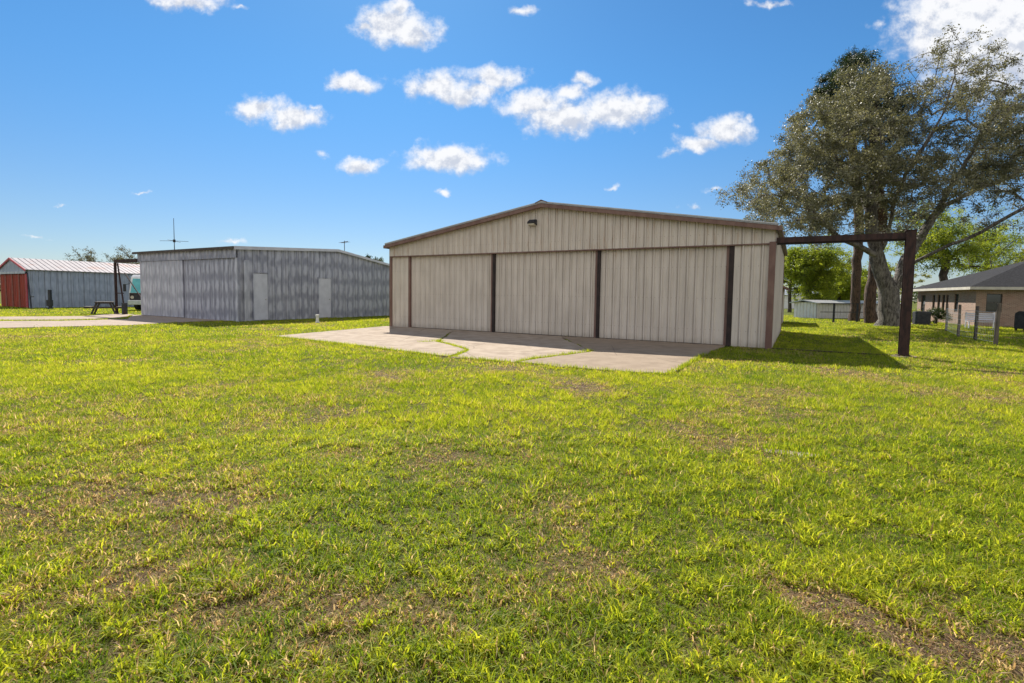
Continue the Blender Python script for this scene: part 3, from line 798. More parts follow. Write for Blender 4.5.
# ------------------------------------------------------------------ grass
def inpoly(x, y, poly):
    inside = np.zeros(len(x), bool); n = len(poly); j = n-1
    for i in range(n):
        xi, yi = poly[i][:2]; xj, yj = poly[j][:2]
        c = ((yi > y) != (yj > y)) & (x < (xj-xi)*(y-yi)/(yj-yi+1e-12)+xi)
        inside ^= c; j = i
    return inside
def rect(P, d, n, a0, a1, b0, b1):
    return [(P+d*a+n*b)[:2] for a, b in ((a0,b0),(a1,b0),(a1,b1),(a0,b1))]
EXC = [apronL, apronM, apronR, taxiN, taxiF, stone, rect(WL, wd, wn, -.02, WIDTH+.02, .02, L1), rect(C2, wd, wn, XL2, .02, 0, 13.3), rect(C3, wd, wn, -6.5, 0, 0, 22), rect(HC, hd, hn, 0, 20, 0, 10.6)]
def make_grass():
    Vs, F3, F4, T = [], [], [], []; base = 0
    rings = [(1.0, 3.2, 15000, .88, 2), (3.2, 6, 10000, .98, 2), (6, 11, 5000, 1.35, 1), (11, 19, 1700, 2.1, 1), (19, 33, 520, 3.4, 1), (33, 52, 170, 5, 1)]
    for (y0, y1, dens, wsc, seg) in rings:
        xm = 1.12*y1+1.5
        n = int(dens*2*xm*(y1-y0))
        x = R.uniform(-xm, xm, n); y = R.uniform(y0, y1, n)
        # pull toward tufts
        k = np.abs(x) < 1.1*y+1.5; x, y = x[k], y[k]
        ts = .17*wsc**.7
        x_, y_ = x, y
        th = .6+y0*.37; wx = x*math.cos(th)-y*math.sin(th)+ (fbm(x, y, .5, 61, 3)-.5)*.45*wsc**.5; wy = x*math.sin(th)+y*math.cos(th)+(fbm(x, y, .5, 62, 3)-.5)*.45*wsc**.5
        cidx, cidy = np.floor(wx/ts), np.floor(wy/ts)
        cx = (cidx+.5+(hashg(cidx, cidy, 3)-.5)*.9)*ts; cy = (cidy+.5+(hashg(cidx, cidy, 4)-.5)*.9)*ts
        pull = R.uniform(0, .38, len(x)); ddx = (cx-wx)*pull; ddy = (cy-wy)*pull
        x = x+ddx*math.cos(th)+ddy*math.sin(th); y = y-ddx*math.sin(th)+ddy*math.cos(th)
        tuft0 = hashg(cidx, cidy, 5)
        b = bare(x, y) + (hashg(cidx, cidy, 9)-.5)*.12
        keep = R.uniform(0, 1, len(x)) < np.clip(1.0-(b-.545)/.15, .38, 1.0)
        for p in EXC:
            bb = np.array([q[:2] for q in p]); lo = bb.min(0); hi = bb.max(0)
            cand = np.where(keep & (x > lo[0]) & (x < hi[0]) & (y > lo[1]) & (y < hi[1]))[0]
            if len(cand): keep[cand[inpoly(x[cand], y[cand], [tuple(q[:2]) for q in p])]] = False
        x, y, b, tuft = x[keep], y[keep], b[keep], tuft0[keep]; n = len(x)
        lush = np.clip((fbm(x, y, .45, 51, 4)-.5)*2.6+.5, 0, 1)
        h = (.020+.088*R.uniform(0, 1, n)**1.9)*(.62+.5*lush)*(.68+.5*tuft)*(1.18-.6*np.clip((b-.44)/.2, 0, 1))
        h *= {2: 1.0, 1: 1.0}[seg]*(1.0 if wsc < 2 else 1.1)
        w = (.0022+.0032*R.uniform(0, 1, n)**1.5)*wsc*(.8+.5*tuft)
        dry = (R.uniform(0, 1, n) < np.clip(.14+(b-.44)*2.2+(fbm(x, y, .35, 95, 3)-.5)*.35, .05, .6))
        # lay direction
        a = R.uniform(0, 2*np.pi, n); lean = np.where(dry, R.uniform(.3, 1.6, n), R.uniform(.3, 2.0, n))
        dx, dy = np.cos(a)*lean, np.sin(a)*lean
        fa = R.uniform(0, np.pi, n); sx, sy = np.cos(fa)*w, np.sin(fa)*w
        z0 = gz(x, y) - .004
        hh = h/np.sqrt(1+lean**2*.6)
        # tint: 0 dark green .. .6 yellow green, .8-1 straw
        t = np.clip(.12+.48*R.uniform(0, 1, n)+.35*(fbm(x, y, 2.6, 90, 3)-.5)+(tuft-.5)*.25, 0, .66)
        t = np.where(dry, np.where(R.uniform(0, 1, n) < .5, R.uniform(.735, .79, n), R.uniform(.82, 1.0, n)), t)
        if seg == 2:
            v = np.empty((n, 5, 3), np.float32)
            v[:, 0] = np.stack([x-sx, y-sy, z0], 1); v[:, 1] = np.stack([x+sx, y+sy, z0], 1)
            mx, my, mz = x+dx*hh*.35, y+dy*hh*.35, z0+hh*.62
            v[:, 2] = np.stack([mx+sx*.85, my+sy*.85, mz], 1); v[:, 3] = np.stack([mx-sx*.85, my-sy*.85, mz], 1)
            v[:, 4] = np.stack([x+dx*hh, y+dy*hh, z0+hh*(1-.18*lean)], 1)
            i0 = base+np.arange(n)*5
            F4.append(np.stack([i0, i0+1, i0+2, i0+3], 1)); F3.append(np.stack([i0+3, i0+2, i0+4], 1))
            Vs.append(v.reshape(-1, 3)); T.append(np.repeat(t, 5)); base += n*5
        else:
            v = np.empty((n, 3, 3), np.float32)
            v[:, 0] = np.stack([x-sx, y-sy, z0], 1); v[:, 1] = np.stack([x+sx, y+sy, z0], 1)
            v[:, 2] = np.stack([x+dx*hh*.8, y+dy*hh*.8, z0+hh], 1)
            i0 = base+np.arange(n)*3
            F3.append(np.stack([i0, i0+1, i0+2], 1)); Vs.append(v.reshape(-1, 3)); T.append(np.repeat(t, 3)); base += n*3
    # dry clippings and dead stems lying flat between the tufts
    for (y0, y1, dens, ln, wd_) in [(1.0, 3.4, 5200, .026, .0010), (3.4, 6.5, 2600, .032, .0014), (6.5, 12, 800, .04, .0022)]:
        xm = 1.12*y1+1.5; n = int(dens*2*xm*(y1-y0)); x = R.uniform(-xm, xm, n); y = R.uniform(y0, y1, n)
        b = bare(x, y); keep = (np.abs(x) < 1.1*y+1.5) & (R.uniform(0, 1, n) < np.clip(.35+(b-.44)*5, .22, 1))
        for p in EXC: keep &= ~inpoly(x, y, [tuple(q[:2]) for q in p])
        x, y = x[keep], y[keep]; n = len(x); a = R.uniform(0, 6.28, n); l = ln*R.uniform(.4, 1.5, n); w = wd_*R.uniform(.6, 1.6, n)
        z = gz(x, y)+R.uniform(.001, .014, n); dx, dy = np.cos(a)*l, np.sin(a)*l; px_, py_ = -np.sin(a)*w, np.cos(a)*w
        v = np.empty((n, 4, 3), np.float32)
        v[:, 0] = np.stack([x-px_, y-py_, z], 1); v[:, 1] = np.stack([x+px_, y+py_, z+w*.8], 1)
        z2 = z+R.uniform(-.002, .012, n)
        v[:, 2] = np.stack([x+dx+px_*.6, y+dy+py_*.6, z2+w*.5], 1); v[:, 3] = np.stack([x+dx-px_*.6, y+dy-py_*.6, z2], 1)
        i0 = base+np.arange(n)*4; F4.append(np.stack([i0, i0+1, i0+2, i0+3], 1)); Vs.append(v.reshape(-1, 3)); T.append(np.repeat(np.where(R.uniform(0, 1, n) < .75, R.uniform(.72, 1.0, n), R.uniform(.0, .5, n)), 4)); base += n*4
    # grass in the apron cracks and along slab edges
    seams = [[(762,449.5),(790,451),(820,455.5),(823,459.5),(800,457.5),(768,453.5)], [(436,342.3),(452,346),(468,351),(455,357)], [(515,363),(538,359),(565,355.8),(592,352)], [(418,343),(445,341.5)],[(0,321),(60,320.8),(120,319.3)], [(430,355.5),(512,363.3)], [(272,337),(355,346.3),(430,355.4)], [(520,364),(620,373),(668,375.5),(705,355.5)]]
    for sm in seams:
        P = [gnd(*q) for q in sm]
        for A, B in zip(P[:-1], P[1:]):
            n = int((B-A).length*210); tt = R.uniform(0, 1, n); x = A.x+(B.x-A.x)*tt; y = A.y+(B.y-A.y)*tt
            x += R.normal(0, .035, n)+.10*(fbm(x, y, .5, 41, 2)-.5); y += R.normal(0, .035, n)+.10*(fbm(x, y, .5, 42, 2)-.5)
            h = .03+.09*R.uniform(0, 1, n)**1.5; a = R.uniform(0, 6.28, n); fa = R.uniform(0, 3.14, n); w = .007
            v = np.empty((n, 3, 3), np.float32)
            v[:, 0] = np.stack([x-np.cos(fa)*w, y-np.sin(fa)*w, x*0+.01], 1); v[:, 1] = np.stack([x+np.cos(fa)*w, y+np.sin(fa)*w, x*0+.01], 1)
            v[:, 2] = np.stack([x+np.cos(a)*h*.5, y+np.sin(a)*h*.5, .03+h], 1)
            i0 = base+np.arange(n)*3; F3.append(np.stack([i0, i0+1, i0+2], 1)); Vs.append(v.reshape(-1, 3)); T.append(np.repeat(R.uniform(.1, .6, n), 3)); base += n*3
    m, nt, out = newmat('grass_blades'); n = N(nt)
    t = n('Attribute', attribute_name='tint').outputs['Fac']
    cr = n('ValToRGB', {'Fac': t}); e = cr.color_ramp.elements
    e[0].position = 0; e[0].color = (.07, .14, .010, 1); e[1].position = 1; e[1].color = (.56, .43, .27, 1)
    for p_, c_ in ((.26, (.16, .225, .012, 1)), (.66, (.43, .44, .035, 1)), (.70, (.12, .06, .035, 1)), (.80, (.32, .22, .12, 1))):
        q = e.new(p_); q.color = c_
    p = n('BsdfPrincipled', {'Base Color': cr.outputs[0], 'Roughness': .6, 'Specular IOR Level': .22})
    tr = n('BsdfTranslucent', {'Color': n.mix(1.0, cr.outputs[0], (1.8, 1.7, 1.15), 'MULTIPLY')})
    mx = n('MixShader', {0: .55, 1: p.outputs[0], 2: tr.outputs[0]}); nt.links.new(mx.outputs[0], out.inputs[0])
    Vall = np.concatenate(Vs); print('grass verts', len(Vall))
    faces = [np.concatenate(F4), np.concatenate(F3)]
    o = npmesh('grass', Vall, faces, m, None, {'tint': np.concatenate(T)}); tag(o, 'patchy green and straw coloured lawn grass blades', 'grass', kind='stuff')
make_grass()

# ------------------------------------------------------------------ trees
def tubes_np(chains):
    V, Fs = [], []; base = 0
    for pts, rs in chains:
        pts = np.asarray(pts, float); rs = np.asarray(rs); n = len(pts)
        if n < 2: continue
        k = 12 if rs[0] > .25 else (8 if rs[0] > .08 else (5 if rs[0] > .03 else 3))
        T = np.gradient(pts, axis=0); T /= np.linalg.norm(T, axis=1)[:, None]+1e-9
        a = np.cross(T[0], [0, 0, 1.0]) if abs(T[0][2]) < .9 else np.cross(T[0], [1.0, 0, 0]); a /= np.linalg.norm(a)
        ang = np.arange(k)*2*np.pi/k
        for i in range(n):
            a = a-T[i]*a.dot(T[i]); a /= np.linalg.norm(a)+1e-9; b = np.cross(T[i], a)
            V.append(pts[i]+(np.cos(ang)[:, None]*a+np.sin(ang)[:, None]*b)*rs[i])
        ii = base+np.arange((n-1)*k).reshape(n-1, k)
        Fs.append(np.stack([ii.ravel(), np.roll(ii, -1, 1).ravel(), (np.roll(ii, -1, 1)+k).ravel(), (ii+k).ravel()], 1))
        base += n*k
    return np.concatenate(V), [np.concatenate(Fs)]
def make_tree(name, base, limbs, clusters, root_r, mats, label, leaf=(.09, .05), nleaf=150, spread=.8, group=None, rtip=.012, seed=1, droop=0.0, tip_leaf_scale=None, flare=1.7, cat='tree', subl=1.0):
    """limbs: list of polylines (local coordinates; the first is the trunk). clusters: (N,4) x,y,z,density."""
    rg = np.random.default_rng(seed)
    root = empty(name, base, 0, label, cat, group)
    pos, par = [], []
    def addpoly(P, attach):
        P = [np.array(p, float) for p in P]
        if attach:
            A = np.array(pos); q = int(np.argmin(((A-P[0])**2).sum(1)))
        else:
            pos.append(P[0]); par.append(-1); q = 0
        for a, b in zip(P[:-1], P[1:]):
            L = np.linalg.norm(b-a); n = max(1, int(L/.6))
            for i in range(1, n+1):
                c = a+(b-a)*i/n + rg.normal(0, .035*min(L, 1.5), 3)*(i < n)
                pos.append(c); par.append(q); q = len(pos)-1
        return q
    addpoly(limbs[0], False)
    nt_ = len(pos)
    for l in limbs[1:]: addpoly(l, True)
    cl = np.asarray(clusters, float)
    A = np.array(pos); start = max(2, int(nt_*.35))
    d0 = np.array([np.min(((A-c[:3])**2).sum(1)) for c in cl]); cl = cl[np.argsort(d0)]
    tips = []
    PA = np.zeros((len(pos)+len(cl)*14, 3)); PA[:len(pos)] = A
    for c in cl:
        n_ = len(pos); D = PA[start:n_]-c[:3]; dist = np.sqrt((D**2).sum(1)) + np.clip(D[:, 2], 0, None)*.6
        q = start+int(np.argmin(dist)); a = PA[q].copy(); b = c[:3]; L = np.linalg.norm(b-a)
        n = min(12, max(2, int(L/.45))); off = rg.normal(0, .06*L, 3); off[2] += .06*L
        for i in range(1, n+1):
            t = i/n; p = a+(b-a)*t+off*math.sin(math.pi*t)*.9+rg.normal(0, .03, 3)
            PA[len(pos)] = p; pos.append(p); par.append(q); q = len(pos)-1
        tips.append((q, c[3]))
    n = len(pos); cnt = np.full(n, .0); PAn = PA[:n]
    for q, _ in tips: cnt[q] += 1
    for i in range(n-1, 0, -1): cnt[par[i]] += max(cnt[i], .35 if cnt[i] == 0 else 0)
    cnt = np.maximum(cnt, .35)
    r = root_r*(cnt/cnt[0])**.60; r = np.maximum(r, rtip)
    z = PAn[:, 2]
    for i in range(min(nt_, n)): r[i] *= 1+(flare-1)*math.exp(-max(0, z[i])/.55)
    kids = [[] for _ in range(n)]
    for i in range(1, n): kids[par[i]].append(i)
    chains = []
    stack = [(0, None)]
    while stack:
        i, pr = stack.pop(); ch = [PAn[pr]] if pr is not None else []; rr = [min(r[pr], r[i]*1.25)] if pr is not None else []
        while True:
            ch.append(PAn[i]); rr.append(r[i])
            if not kids[i]: break
            ks = sorted(kids[i], key=lambda k: -cnt[k])
            for k in ks[1:]: stack.append((k, i))
            i = ks[0]
        chains.append((ch, rr))
    # leafy twigs
    LV, LT = [], []
    for q, dn in tips:
        c = PAn[q]; sc = spread*rg.uniform(.7, 1.25)
        nt2 = max(3, int(8*subl)); m = int(nleaf*dn/nt2)
        ctint = rg.uniform(0, 1)
        for k in range(nt2):
            d = rg.normal(0, 1, 3); d[2] = d[2]*.6+.15-droop; d /= np.linalg.norm(d); e = c+d*sc*rg.uniform(.5, 1.1); e[2] -= droop*sc*.3
            mid = (c+e)/2+rg.normal(0, .06, 3)
            chains.append(([c, mid, e], [rtip*.9, rtip*.7, rtip*.4]))
            if m < 1: continue
            t = rg.uniform(.2, 1.08, m)[:, None]
            p = c*(1-t)**2+2*mid*t*(1-t)+e*t**2 + rg.normal(0, .11*spread+.03, (m, 3))
            LV.append(p); LT.append(np.clip(.5*ctint+.5*rg.uniform(0, 1, m), 0, 1))
    V, Fs = tubes_np(chains)
    npmesh('trunk', V, Fs, mats[0], root, None, True)
    P = np.concatenate(LV); T = np.concatenate(LT); m = len(P)
    u = rg.normal(0, 1, (m, 3)); u /= np.linalg.norm(u, axis=1)[:, None]
    w = rg.normal(0, 1, (m, 3)); w -= u*(u*w).sum(1)[:, None]; w /= np.linalg.norm(w, axis=1)[:, None]
    s = rg.uniform(.65, 1.25, m)[:, None]
    a = u*leaf[0]*.5*s; b = w*leaf[1]*.5*s
    v = np.stack([P-a, P+b-a*.1, P+a, P-b-a*.1], 1).reshape(-1, 3)
    i0 = np.arange(m)*4
    npmesh('crown', v, [np.stack([i0, i0+1, i0+2, i0+3], 1)], mats[1], root, {'tint': np.repeat(T, 4)})
    print(label[:30], 'leaves', m)
    return root
def blobs(specs, base, Y, rg, depth=6.0, per=1.0):
    """specs: (px, py, r_px, n, density) -> cluster points in tree-local coords"""
    out = []
    for px, py, r, n, dn in specs:
        k = Y/F
        for _ in range(int(n*per)):
            while True:
                a, b = rg.uniform(-1, 1, 2)
                if a*a+b*b < 1: break
            dy = rg.uniform(-1, 1)*depth*math.sqrt(max(.1, 1-min(1, (a*a+b*b))*.6))
            p = at(px+a*r, py+b*r, Y+dy)
            out.append((p.x-base.x, dy, p.z-base.z, dn))
    return out
bk_oak = bark('oak_bark', (.05, .042, .035), (.24, .215, .185)); bk_pine = bark('pine_bark', (.045, .03, .022), (.17, .105, .075), 3)
bk_dark = bark('dark_bark', (.04, .032, .027), (.11, .09, .075))
lf_oak = leafmat('oak_leaves', (.055, .062, .028), (.34, .325, .22), (1.1, 1.05, .6), .5, .35, .4)
lf_pine = leafmat('pine_needles', (.018, .034, .012), (.05, .075, .022), (1, 1, .7), .5, .3)
lf_green = leafmat('fresh_green_leaves', (.09, .15, .012), (.38, .42, .04), (1.4, 1.35, .9), .5, .55)
lf_yel = leafmat('yellow_green_leaves', (.18, .19, .03), (.34, .32, .07), (1.2, 1.2, .8), .5, .5)
lf_bush = leafmat('bush_leaves', (.02, .035, .01), (.09, .12, .03), (1, 1, .7), .5, .35)
lf_brown = leafmat('olive_brown_leaves', (.09, .085, .04), (.19, .165, .08), (1, 1, .7), .5, .35)

rg = np.random.default_rng(5)
OB = gnd(888, 326); OY = OB.y
print('oak base', OB)
def L(px, py, dy=0):
    p = at(px, py, OY+dy); return (p.x-OB.x, dy, p.z)
k_ = OY/F
limbs = [[(0,0,-.2), L(889,300), L(884,280), L(877,258), L(872,236), L(871,205,.3), L(868,170,.5), L(866,130,.8), L(862,95,.5)],
         [L(893,292,-.1), L(903,275,-.5), L(914,262,-1), L(935,252,-1.8), L(964,240,-3), L(995,224,-4), L(1030,205,-5), L(1070,180,-6)],
         [L(896,280,.2), L(905,258,.5), L(916,244,1), L(930,222,1.5), L(945,205,2), L(975,190,3), L(1008,178,4), L(1060,150,5)],
         [L(880,262), L(866,250,-.4), L(852,243,-1), L(836,236,-1.8), L(818,217,-2.6), L(795,195,-3.4), L(770,180,-4)],
         [L(880,255), L(888,235,-.4), L(893,205,-1), L(905,175,-2), L(925,145,-3), L(945,110,-3.4), L(955,75,-3.6), L(962,45,-3.6)],
         [L(872,210,.3), L(850,180,-1), L(830,150,-2), L(812,130,-3)],
         [L(870,190,.3), L(895,150,2), L(915,120,3), L(930,90,3.4)],
         [L(930,222,1.5), L(955,180,1), L(985,130,0), L(1000,100,-.5), L(1008,85,-.5)],
         [L(872,215,.3), L(858,195,2.5), L(840,165,4.5), L(830,140,6)],
         [L(871,205,.3), L(880,185,-3), L(885,160,-5), L(880,130,-6)]]
spec = [(768,187,26,16,.8),(748,190,18,9,.5),(797,168,28,20,1),(785,208,28,18,.9),(805,195,35,28,1.2),(800,145,25,14,.9),(825,130,32,26,1.2),(850,105,34,28,1.3),(870,85,24,14,1),(868,140,40,36,1.3),
        (838,175,38,34,1.3),(830,215,25,14,1),(870,195,40,30,1.2),(905,150,38,26,1.1),(912,190,34,20,.9),(900,110,30,15,.9),(935,75,28,10,.4),(960,50,24,9,.35),(985,60,22,7,.35),(1010,85,30,10,.5),(945,120,32,13,.55),
        (950,160,36,22,.9),(985,150,34,20,.9),(1015,140,36,26,.9),(975,115,28,12,.6),(1000,105,26,10,.6),(995,170,30,14,.8),(1030,165,25,10,.8),(920,215,18,5,.5),(975,215,18,4,.5),(755,218,14,5,.6),(765,205,18,8,.7),(985,90,26,10,.6),(1015,115,26,12,.7),(1000,60,16,4,.4),(940,95,22,8,.5),(955,195,30,12,.7),(1000,185,24,7,.5),(1050,155,40,20,.8),(1050,125,35,12,.5),(1075,190,40,14,.6),(1010,215,20,4,.35),(900,225,25,8,.6),(815,230,20,7,.7), (730,195,10,2,.3)]
oak_cl = blobs(spec, OB, OY, rg, 7.0, 1.55)
make_tree('oak_tree', OB, limbs, oak_cl, .57, (bk_oak, lf_oak), 'huge spreading oak with grey trunk and olive brown leaves right of the beige hangar', (.13, .066), 225, .72, rtip=.013, seed=3, droop=.2, flare=1.5)

def pine(px, py, pts, spec, rr, label, seed, dep):
    lim = None
    B = gnd(px, py); rg = np.random.default_rng(seed)
    tr = [(0, 0, -.2)] + [((at(x, y, B.y).x-B.x), 0, at(x, y, B.y).z) for x, y in pts]
    cl = blobs(spec, B, B.y, rg, dep)
    make_tree('pine_tree', B, [tr], cl, rr, (bk_pine, lf_pine), label, (.24, .045), 420, .8, 'pines behind the oak', seed=seed, flare=1.35, rtip=.02)
pine(854, 321, [(855,300),(857,270),(859,235),(857,180),(850,130),(848,90),(848,70)], [(832,92,16,16,1.2),(848,70,16,16,1.2),(820,103,12,6,1),(860,100,20,12,1.2),(845,125,26,14,1.2),(862,66,12,6,1)], .33, 'tall straight pine with dark crown, left one of the pair behind the oak', 21, 2.6)
pine(872, 323.5, [(870,300),(874,270),(880,240),(878,180),(875,130),(874,90),(875,78)], [(876,85,14,9,1.1),(885,105,20,10,1),(868,100,18,10,1),(890,130,20,8,1)], .36, 'thick reddish barked pine, right one of the pair behind the oak', 22, 2.4)

def crown_tree(px, py, Y, top, rpx, hcrown, label, mats, seed, n=60, nleaf=170, rr=.16, leaf=(.13, .09), spread=.7, trunk_to=.5, name='tree', group=None, lean=0):
    """small rounded tree: base pixel px at depth Y; crown from hcrown to top (pixel rows)"""
    B = at(px, 300, Y); B.z = 0
    rg = np.random.default_rng(seed)
    k = Y/F; zt = at(px, top, Y).z; zb = at(px, hcrown, Y).z; R_ = rpx*k; zc = (zt+zb)/2; hz = (zt-zb)/2
    cl = []
    lob = [(rg.normal(0, .35), rg.normal(0, .35), rg.uniform(-.4, .5), rg.uniform(.45, .7)) for _ in range(7)]
    while len(cl) < n:
        l = lob[rg.integers(7)]; v = rg.normal(0, 1, 3); v /= np.linalg.norm(v); v *= rg.uniform(.4, 1)*l[3]
        p = np.array([(l[0]+v[0])*R_+lean, (l[1]+v[1])*R_, zc+(l[2]+v[2])*hz*1.12]); cl.append((*p, rg.uniform(.6, 1.2)))
    tz = zb+(zt-zb)*trunk_to
    tr = [(0,0,-.1), (rg.normal(0,.08), rg.normal(0,.08), tz*.3), (rg.normal(0,.15)+lean*.4, rg.normal(0,.15), tz*.65), (lean*.8, 0, tz)]
    return make_tree(name, B, [tr], cl, rr, mats, label, leaf, nleaf, spread, group, seed=seed, rtip=.012, flare=1.3)
G1 = 'fresh green trees behind the beige hangar'
crown_tree(808, 0, 52, 236, 34, 300, 'bright green leafy tree beside the far end of the beige hangar', (bk_dark, lf_green), 31, 210, 300, .26, group=G1, spread=.9)
crown_tree(838, 0, 57, 262, 26, 304, 'bright green leafy tree just left of the pine trunks', (bk_dark, lf_green), 32, 130, 280, .2, group=G1)
crown_tree(790, 0, 64, 250, 26, 305, 'slim green tree farthest back, close against the hangar corner', (bk_dark, lf_green), 33, 130, 280, .2, group=G1)
crown_tree(822, 0, 75, 270, 26, 306, 'small green tree in front of the pale far house', (bk_dark, lf_green), 34, 70, 220, .18, leaf=(.17,.11), group=G1)
crown_tree(944, 0, 50, 212, 52, 292, 'wide bright green tree rising behind the left end of the brick house', (bk_dark, lf_green), 35, 170, 240, .35, spread=1.0, name='tree')
crown_tree(985, 0, 58, 208, 34, 280, 'loose green tree behind the middle of the brick house roof', (bk_dark, lf_green), 36, 90, 200, .3, spread=1.1, name='tree')
crown_tree(1018, 0, 75, 245, 32, 290, 'yellow green tree beyond the brick house roof at the right edge', (bk_dark, lf_yel), 37, 70, 150, .25, leaf=(.18,.12), name='tree')
crown_tree(1075, 0, 70, 225, 40, 290, 'tall yellow green tree beyond the right part of the brick house', (bk_dark, lf_yel), 38, 60, 130, .25, leaf=(.18,.12), name='tree')
crown_tree(893, 0, 95, 262, 32, 304, 'far yellow tree seen between pine and oak trunks', (bk_dark, lf_yel), 39, 60, 120, .25, leaf=(.22,.14), name='tree')
crown_tree(862, 0, 92, 268, 20, 304, 'far small yellow tree behind the long white building', (bk_dark, lf_yel), 40, 45, 120, .25, leaf=(.22,.14), name='tree')
crown_tree(122, 0, 92, 249, 24, 282, 'olive brown sparse tree above the red doored hangar roof, right one of two', (bk_dark, lf_brown), 41, 55, 90, .3, leaf=(.2,.12), spread=1.1, name='tree')
crown_tree(92, 0, 96, 252, 18, 282, 'olive brown sparse tree above the red doored hangar roof, left one of two', (bk_dark, lf_brown), 42, 40, 80, .3, leaf=(.2,.12), spread=1.0, name='tree')
crown_tree(378, 0, 85, 257, 16, 285, 'dark green treetop showing just above the right end of the grey hangar roof', (bk_dark, lf_bush), 43, 40, 140, .25, leaf=(.2,.13), name='tree')
# bush beside house
B = gnd(936, 324)
rg = np.random.default_rng(50)
cl = [(*(rg.normal(0, 1, 3)*np.array([.38, .38, .28])+np.array([0, 0, .72])), 1.0) for _ in range(26)]
make_tree('bush', B, [[(0,0,-.05),(0,0,.3),(.05,0,.6)]], cl, .05, (bk_dark, lf_bush), 'dark leafy bush against the side wall of the brick house', (.08,.05), 150, .28, cat='bush', rtip=.006, seed=50)
B = gnd(912, 322)
cl = [(*(rg.normal(0, 1, 3)*np.array([.3, .3, .25])+np.array([0, 0, .5])), 1.0) for _ in range(18)]
make_tree('bush', B, [[(0,0,-.05),(0,0,.2),(.05,0,.45)]], cl, .05, (bk_dark, lf_green), 'small bright green bush left of the air conditioning unit', (.08,.05), 120, .25, cat='bush', rtip=.006, seed=51)
# far woodland belt
def woodland():
    rg = np.random.default_rng(70); P = []
    for k in range(330):
        a = rg.uniform(-75, 75); d = rg.uniform(230, 300); c = np.array([math.sin(rad(a))*d, math.cos(rad(a))*d, 0]); h = rg.uniform(4, 8.5)
        n = 260; v = rg.normal(0, 1, (n, 3)); v /= np.linalg.norm(v, axis=1)[:, None]; v *= rg.uniform(.5, 1, n)[:, None]
        P.append(c+v*np.array([rg.uniform(4, 7), 4, h*.5])+np.array([0, 0, h*.5]))
    P = np.concatenate(P); m = len(P)
    u = rg.normal(0, 1, (m, 3)); w = rg.normal(0, 1, (m, 3)); u /= np.linalg.norm(u, axis=1)[:, None]; w /= np.linalg.norm(w, axis=1)[:, None]
    v = np.stack([P-u*.45, P+w*.3, P+u*.45, P-w*.3], 1).reshape(-1, 3); i0 = np.arange(m)*4
    o = npmesh('woodland', v, [np.stack([i0, i0+1, i0+2, i0+3], 1)], lf_bush, None, {'tint': np.repeat(rg.uniform(0, 1, m), 4)})
    tag(o, 'low dark green far off wood along the horizon', 'woodland', kind='stuff')
woodland()

# ------------------------------------------------------------------ light
sunv = Vector((-.26, 1.05, 1.0)).normalized()
sun = bpy.data.lights.new('sun', 'SUN'); sun.energy = 5.0; sun.angle = rad(.53); sun.color = (1, .94, .84)
so = bpy.data.objects.new('sun', sun); COL.objects.link(so); so.rotation_euler = sunv.to_track_quat('Z', 'Y').to_euler()
world = bpy.data.worlds.new('World'); scene.world = world; world.use_nodes = True
nt = world.node_tree; nt.nodes.clear(); n = N(nt)
out = nt.nodes.new('ShaderNodeOutputWorld')
sky = n('TexSky', sky_type='NISHITA'); sky.sun_disc = False
sky.sun_elevation = math.asin(sunv.z); sky.sun_rotation = math.atan2(sunv.x, sunv.y)
sky.air_density = 1.0; sky.dust_density = .15; sky.ozone_density = 4.0; sky.altitude = 50
d = n('TexCoord').outputs['Generated']
sp = n('SeparateXYZ', {'Vector': d})
el = n.ramp(sp.outputs[2], (.0, .40))
skyc = n.mix(1.0, sky.outputs[0], n.mix(el, (.35, .37, .415), (.255, .467, .573)), 'MULTIPLY')
yy = n.math('MAXIMUM', sp.outputs[1], .08)
gx_ = n.math('DIVIDE', sp.outputs[0], yy); gz_ = n.math('DIVIDE', sp.outputs[2], yy)
p0 = n('CombineXYZ', {0: gx_, 1: gz_}).outputs[0]
wn_ = n('TexNoise', {'Vector': p0, 'Scale': 16.0, 'Detail': 6.0, 'Roughness': .6})
warp = n.vm('MULTIPLY', n.vm('SUBTRACT', wn_.outputs['Color'], (.5, .5, .5)).outputs[0], (.075, .05, 0)).outputs[0]
p1 = n.vm('ADD', p0, warp).outputs[0]
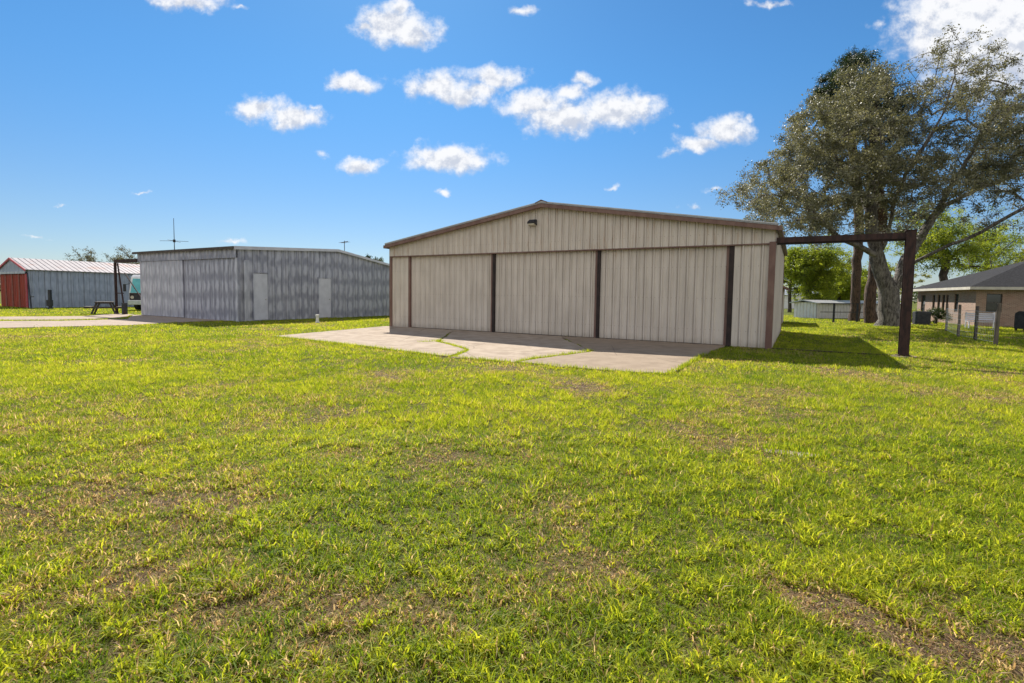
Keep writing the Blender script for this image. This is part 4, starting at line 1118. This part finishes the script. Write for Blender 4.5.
clouds = [(392,24,36,17,1),(412,34,24,13,1),(370,28,28,9,.8),(400,8,14,12,.9),(518,11,24,8,.7),(190,3,40,9,.9),(240,6,20,5,.5),(356,83,26,9,1),(345,80,12,5,.6),(262,108,26,12,1),(292,118,28,12,1),(310,108,12,6,.6),
          (440,88,32,14,1),(462,96,26,11,1),(497,78,28,11,1),(480,90,22,9,.9),(535,106,36,14,1),(565,118,45,16,1),(613,110,45,17,1),(640,102,22,9,.8),(568,92,22,10,.9),(584,78,18,8,.7),(448,158,42,13,1),(425,152,18,8,.9),(475,161,22,6,.7),
          (361,164,18,7,1),(443,189,11,4,.8),(325,155,14,10,.38),(727,130,24,13,1),(700,143,28,9,.85),(672,152,20,8,.6),(745,120,10,8,.6),(680,128,12,6,.4),(612,187,10,4,.5),
          (962,40,52,24,1.2),(1010,22,60,40,1.6),(985,58,45,28,1.2),(925,40,32,18,.8),(905,15,30,12,.5),(990,75,70,30,.8),(1060,40,70,50,1.2),(935,85,40,24,.5),(770,2,40,5,.6),(880,22,20,10,.4),(715,190,22,5,.4),(690,207,22,5,.45),(230,241,22,4,.6),(140,192,18,3,.5),(40,238,34,4,.42),(60,205,20,3,.3),
          (1120,120,60,30,1),(-90,90,60,22,1),(-160,160,50,14,.8),(1200,30,70,40,1),(300,-60,80,26,1),(620,-80,90,26,1),(850,-60,60,24,1),(60,-50,50,18,.9)]
acc = None; tops = None
for (cx_, cy_, rx, ry, w_) in clouds:
    dd = ray(cx_, cy_); c = (dd.x/dd.y, dd.z/dd.y, 0)
    v = n.vm('MULTIPLY', n.vm('SUBTRACT', p1, c).outputs[0], (F/(rx*1.35), F/(ry*1.35), 0)).outputs[0]
    ln = n.vm('LENGTH', v).outputs['Value']
    f = n.math('SUBTRACT', w_, ln)
    acc = f if acc is None else n.math('SMOOTH_MAX', acc, f, .12)
    fp = n.math('MAXIMUM', n.math('ADD', f, .1), 0.0); vy = n.math('MULTIPLY', fp, n('SeparateXYZ', {'Vector': v}).outputs[1])
    sw = fp if tops is None else n.math('ADD', sw, fp); tops = vy if tops is None else n.math('ADD', tops, vy)
nz = n.noise(p0, 26, 7, .62); nz2 = n.noise(n.vm('ADD', p0, (-.006, .016, 0)).outputs[0], 26, 7, .62)
den = n.ramp(n.math('ADD', acc, n.math('MULTIPLY', n.math('SUBTRACT', nz, .5), 1.3)), (.0, .72))
den = n.math('MULTIPLY', den, n.ramp(sp.outputs[1], (.05, .12)), clamp=True)
lit = n.ramp(n.math('ADD', n.math('SUBTRACT', nz, nz2), n.math('MULTIPLY', n.math('DIVIDE', tops, n.math('ADD', sw, .05)), .22)), (-.17, .11))
ccol = n.mix(lit, (2.9, 3.1, 3.55), (4.5, 4.52, 4.6))
final = n.mix(n.math('MULTIPLY', den, .97), skyc, ccol)
# unseen bright clouds added behind the viewer to fill the shaded front walls
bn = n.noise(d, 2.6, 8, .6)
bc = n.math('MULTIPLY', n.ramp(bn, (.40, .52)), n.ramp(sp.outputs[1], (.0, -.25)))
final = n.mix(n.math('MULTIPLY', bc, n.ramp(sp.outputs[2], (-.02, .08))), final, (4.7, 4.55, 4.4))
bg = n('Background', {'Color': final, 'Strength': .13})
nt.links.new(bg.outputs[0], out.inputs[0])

scene.view_settings.view_transform = 'Standard'; scene.view_settings.look = 'None'
scene.view_settings.exposure = 0.76; scene.view_settings.gamma = 1
scene.render.engine = 'CYCLES'
scene.render.resolution_x = 1024; scene.render.resolution_y = 683
scene.cycles.max_bounces = 6; scene.cycles.transparent_max_bounces = 4
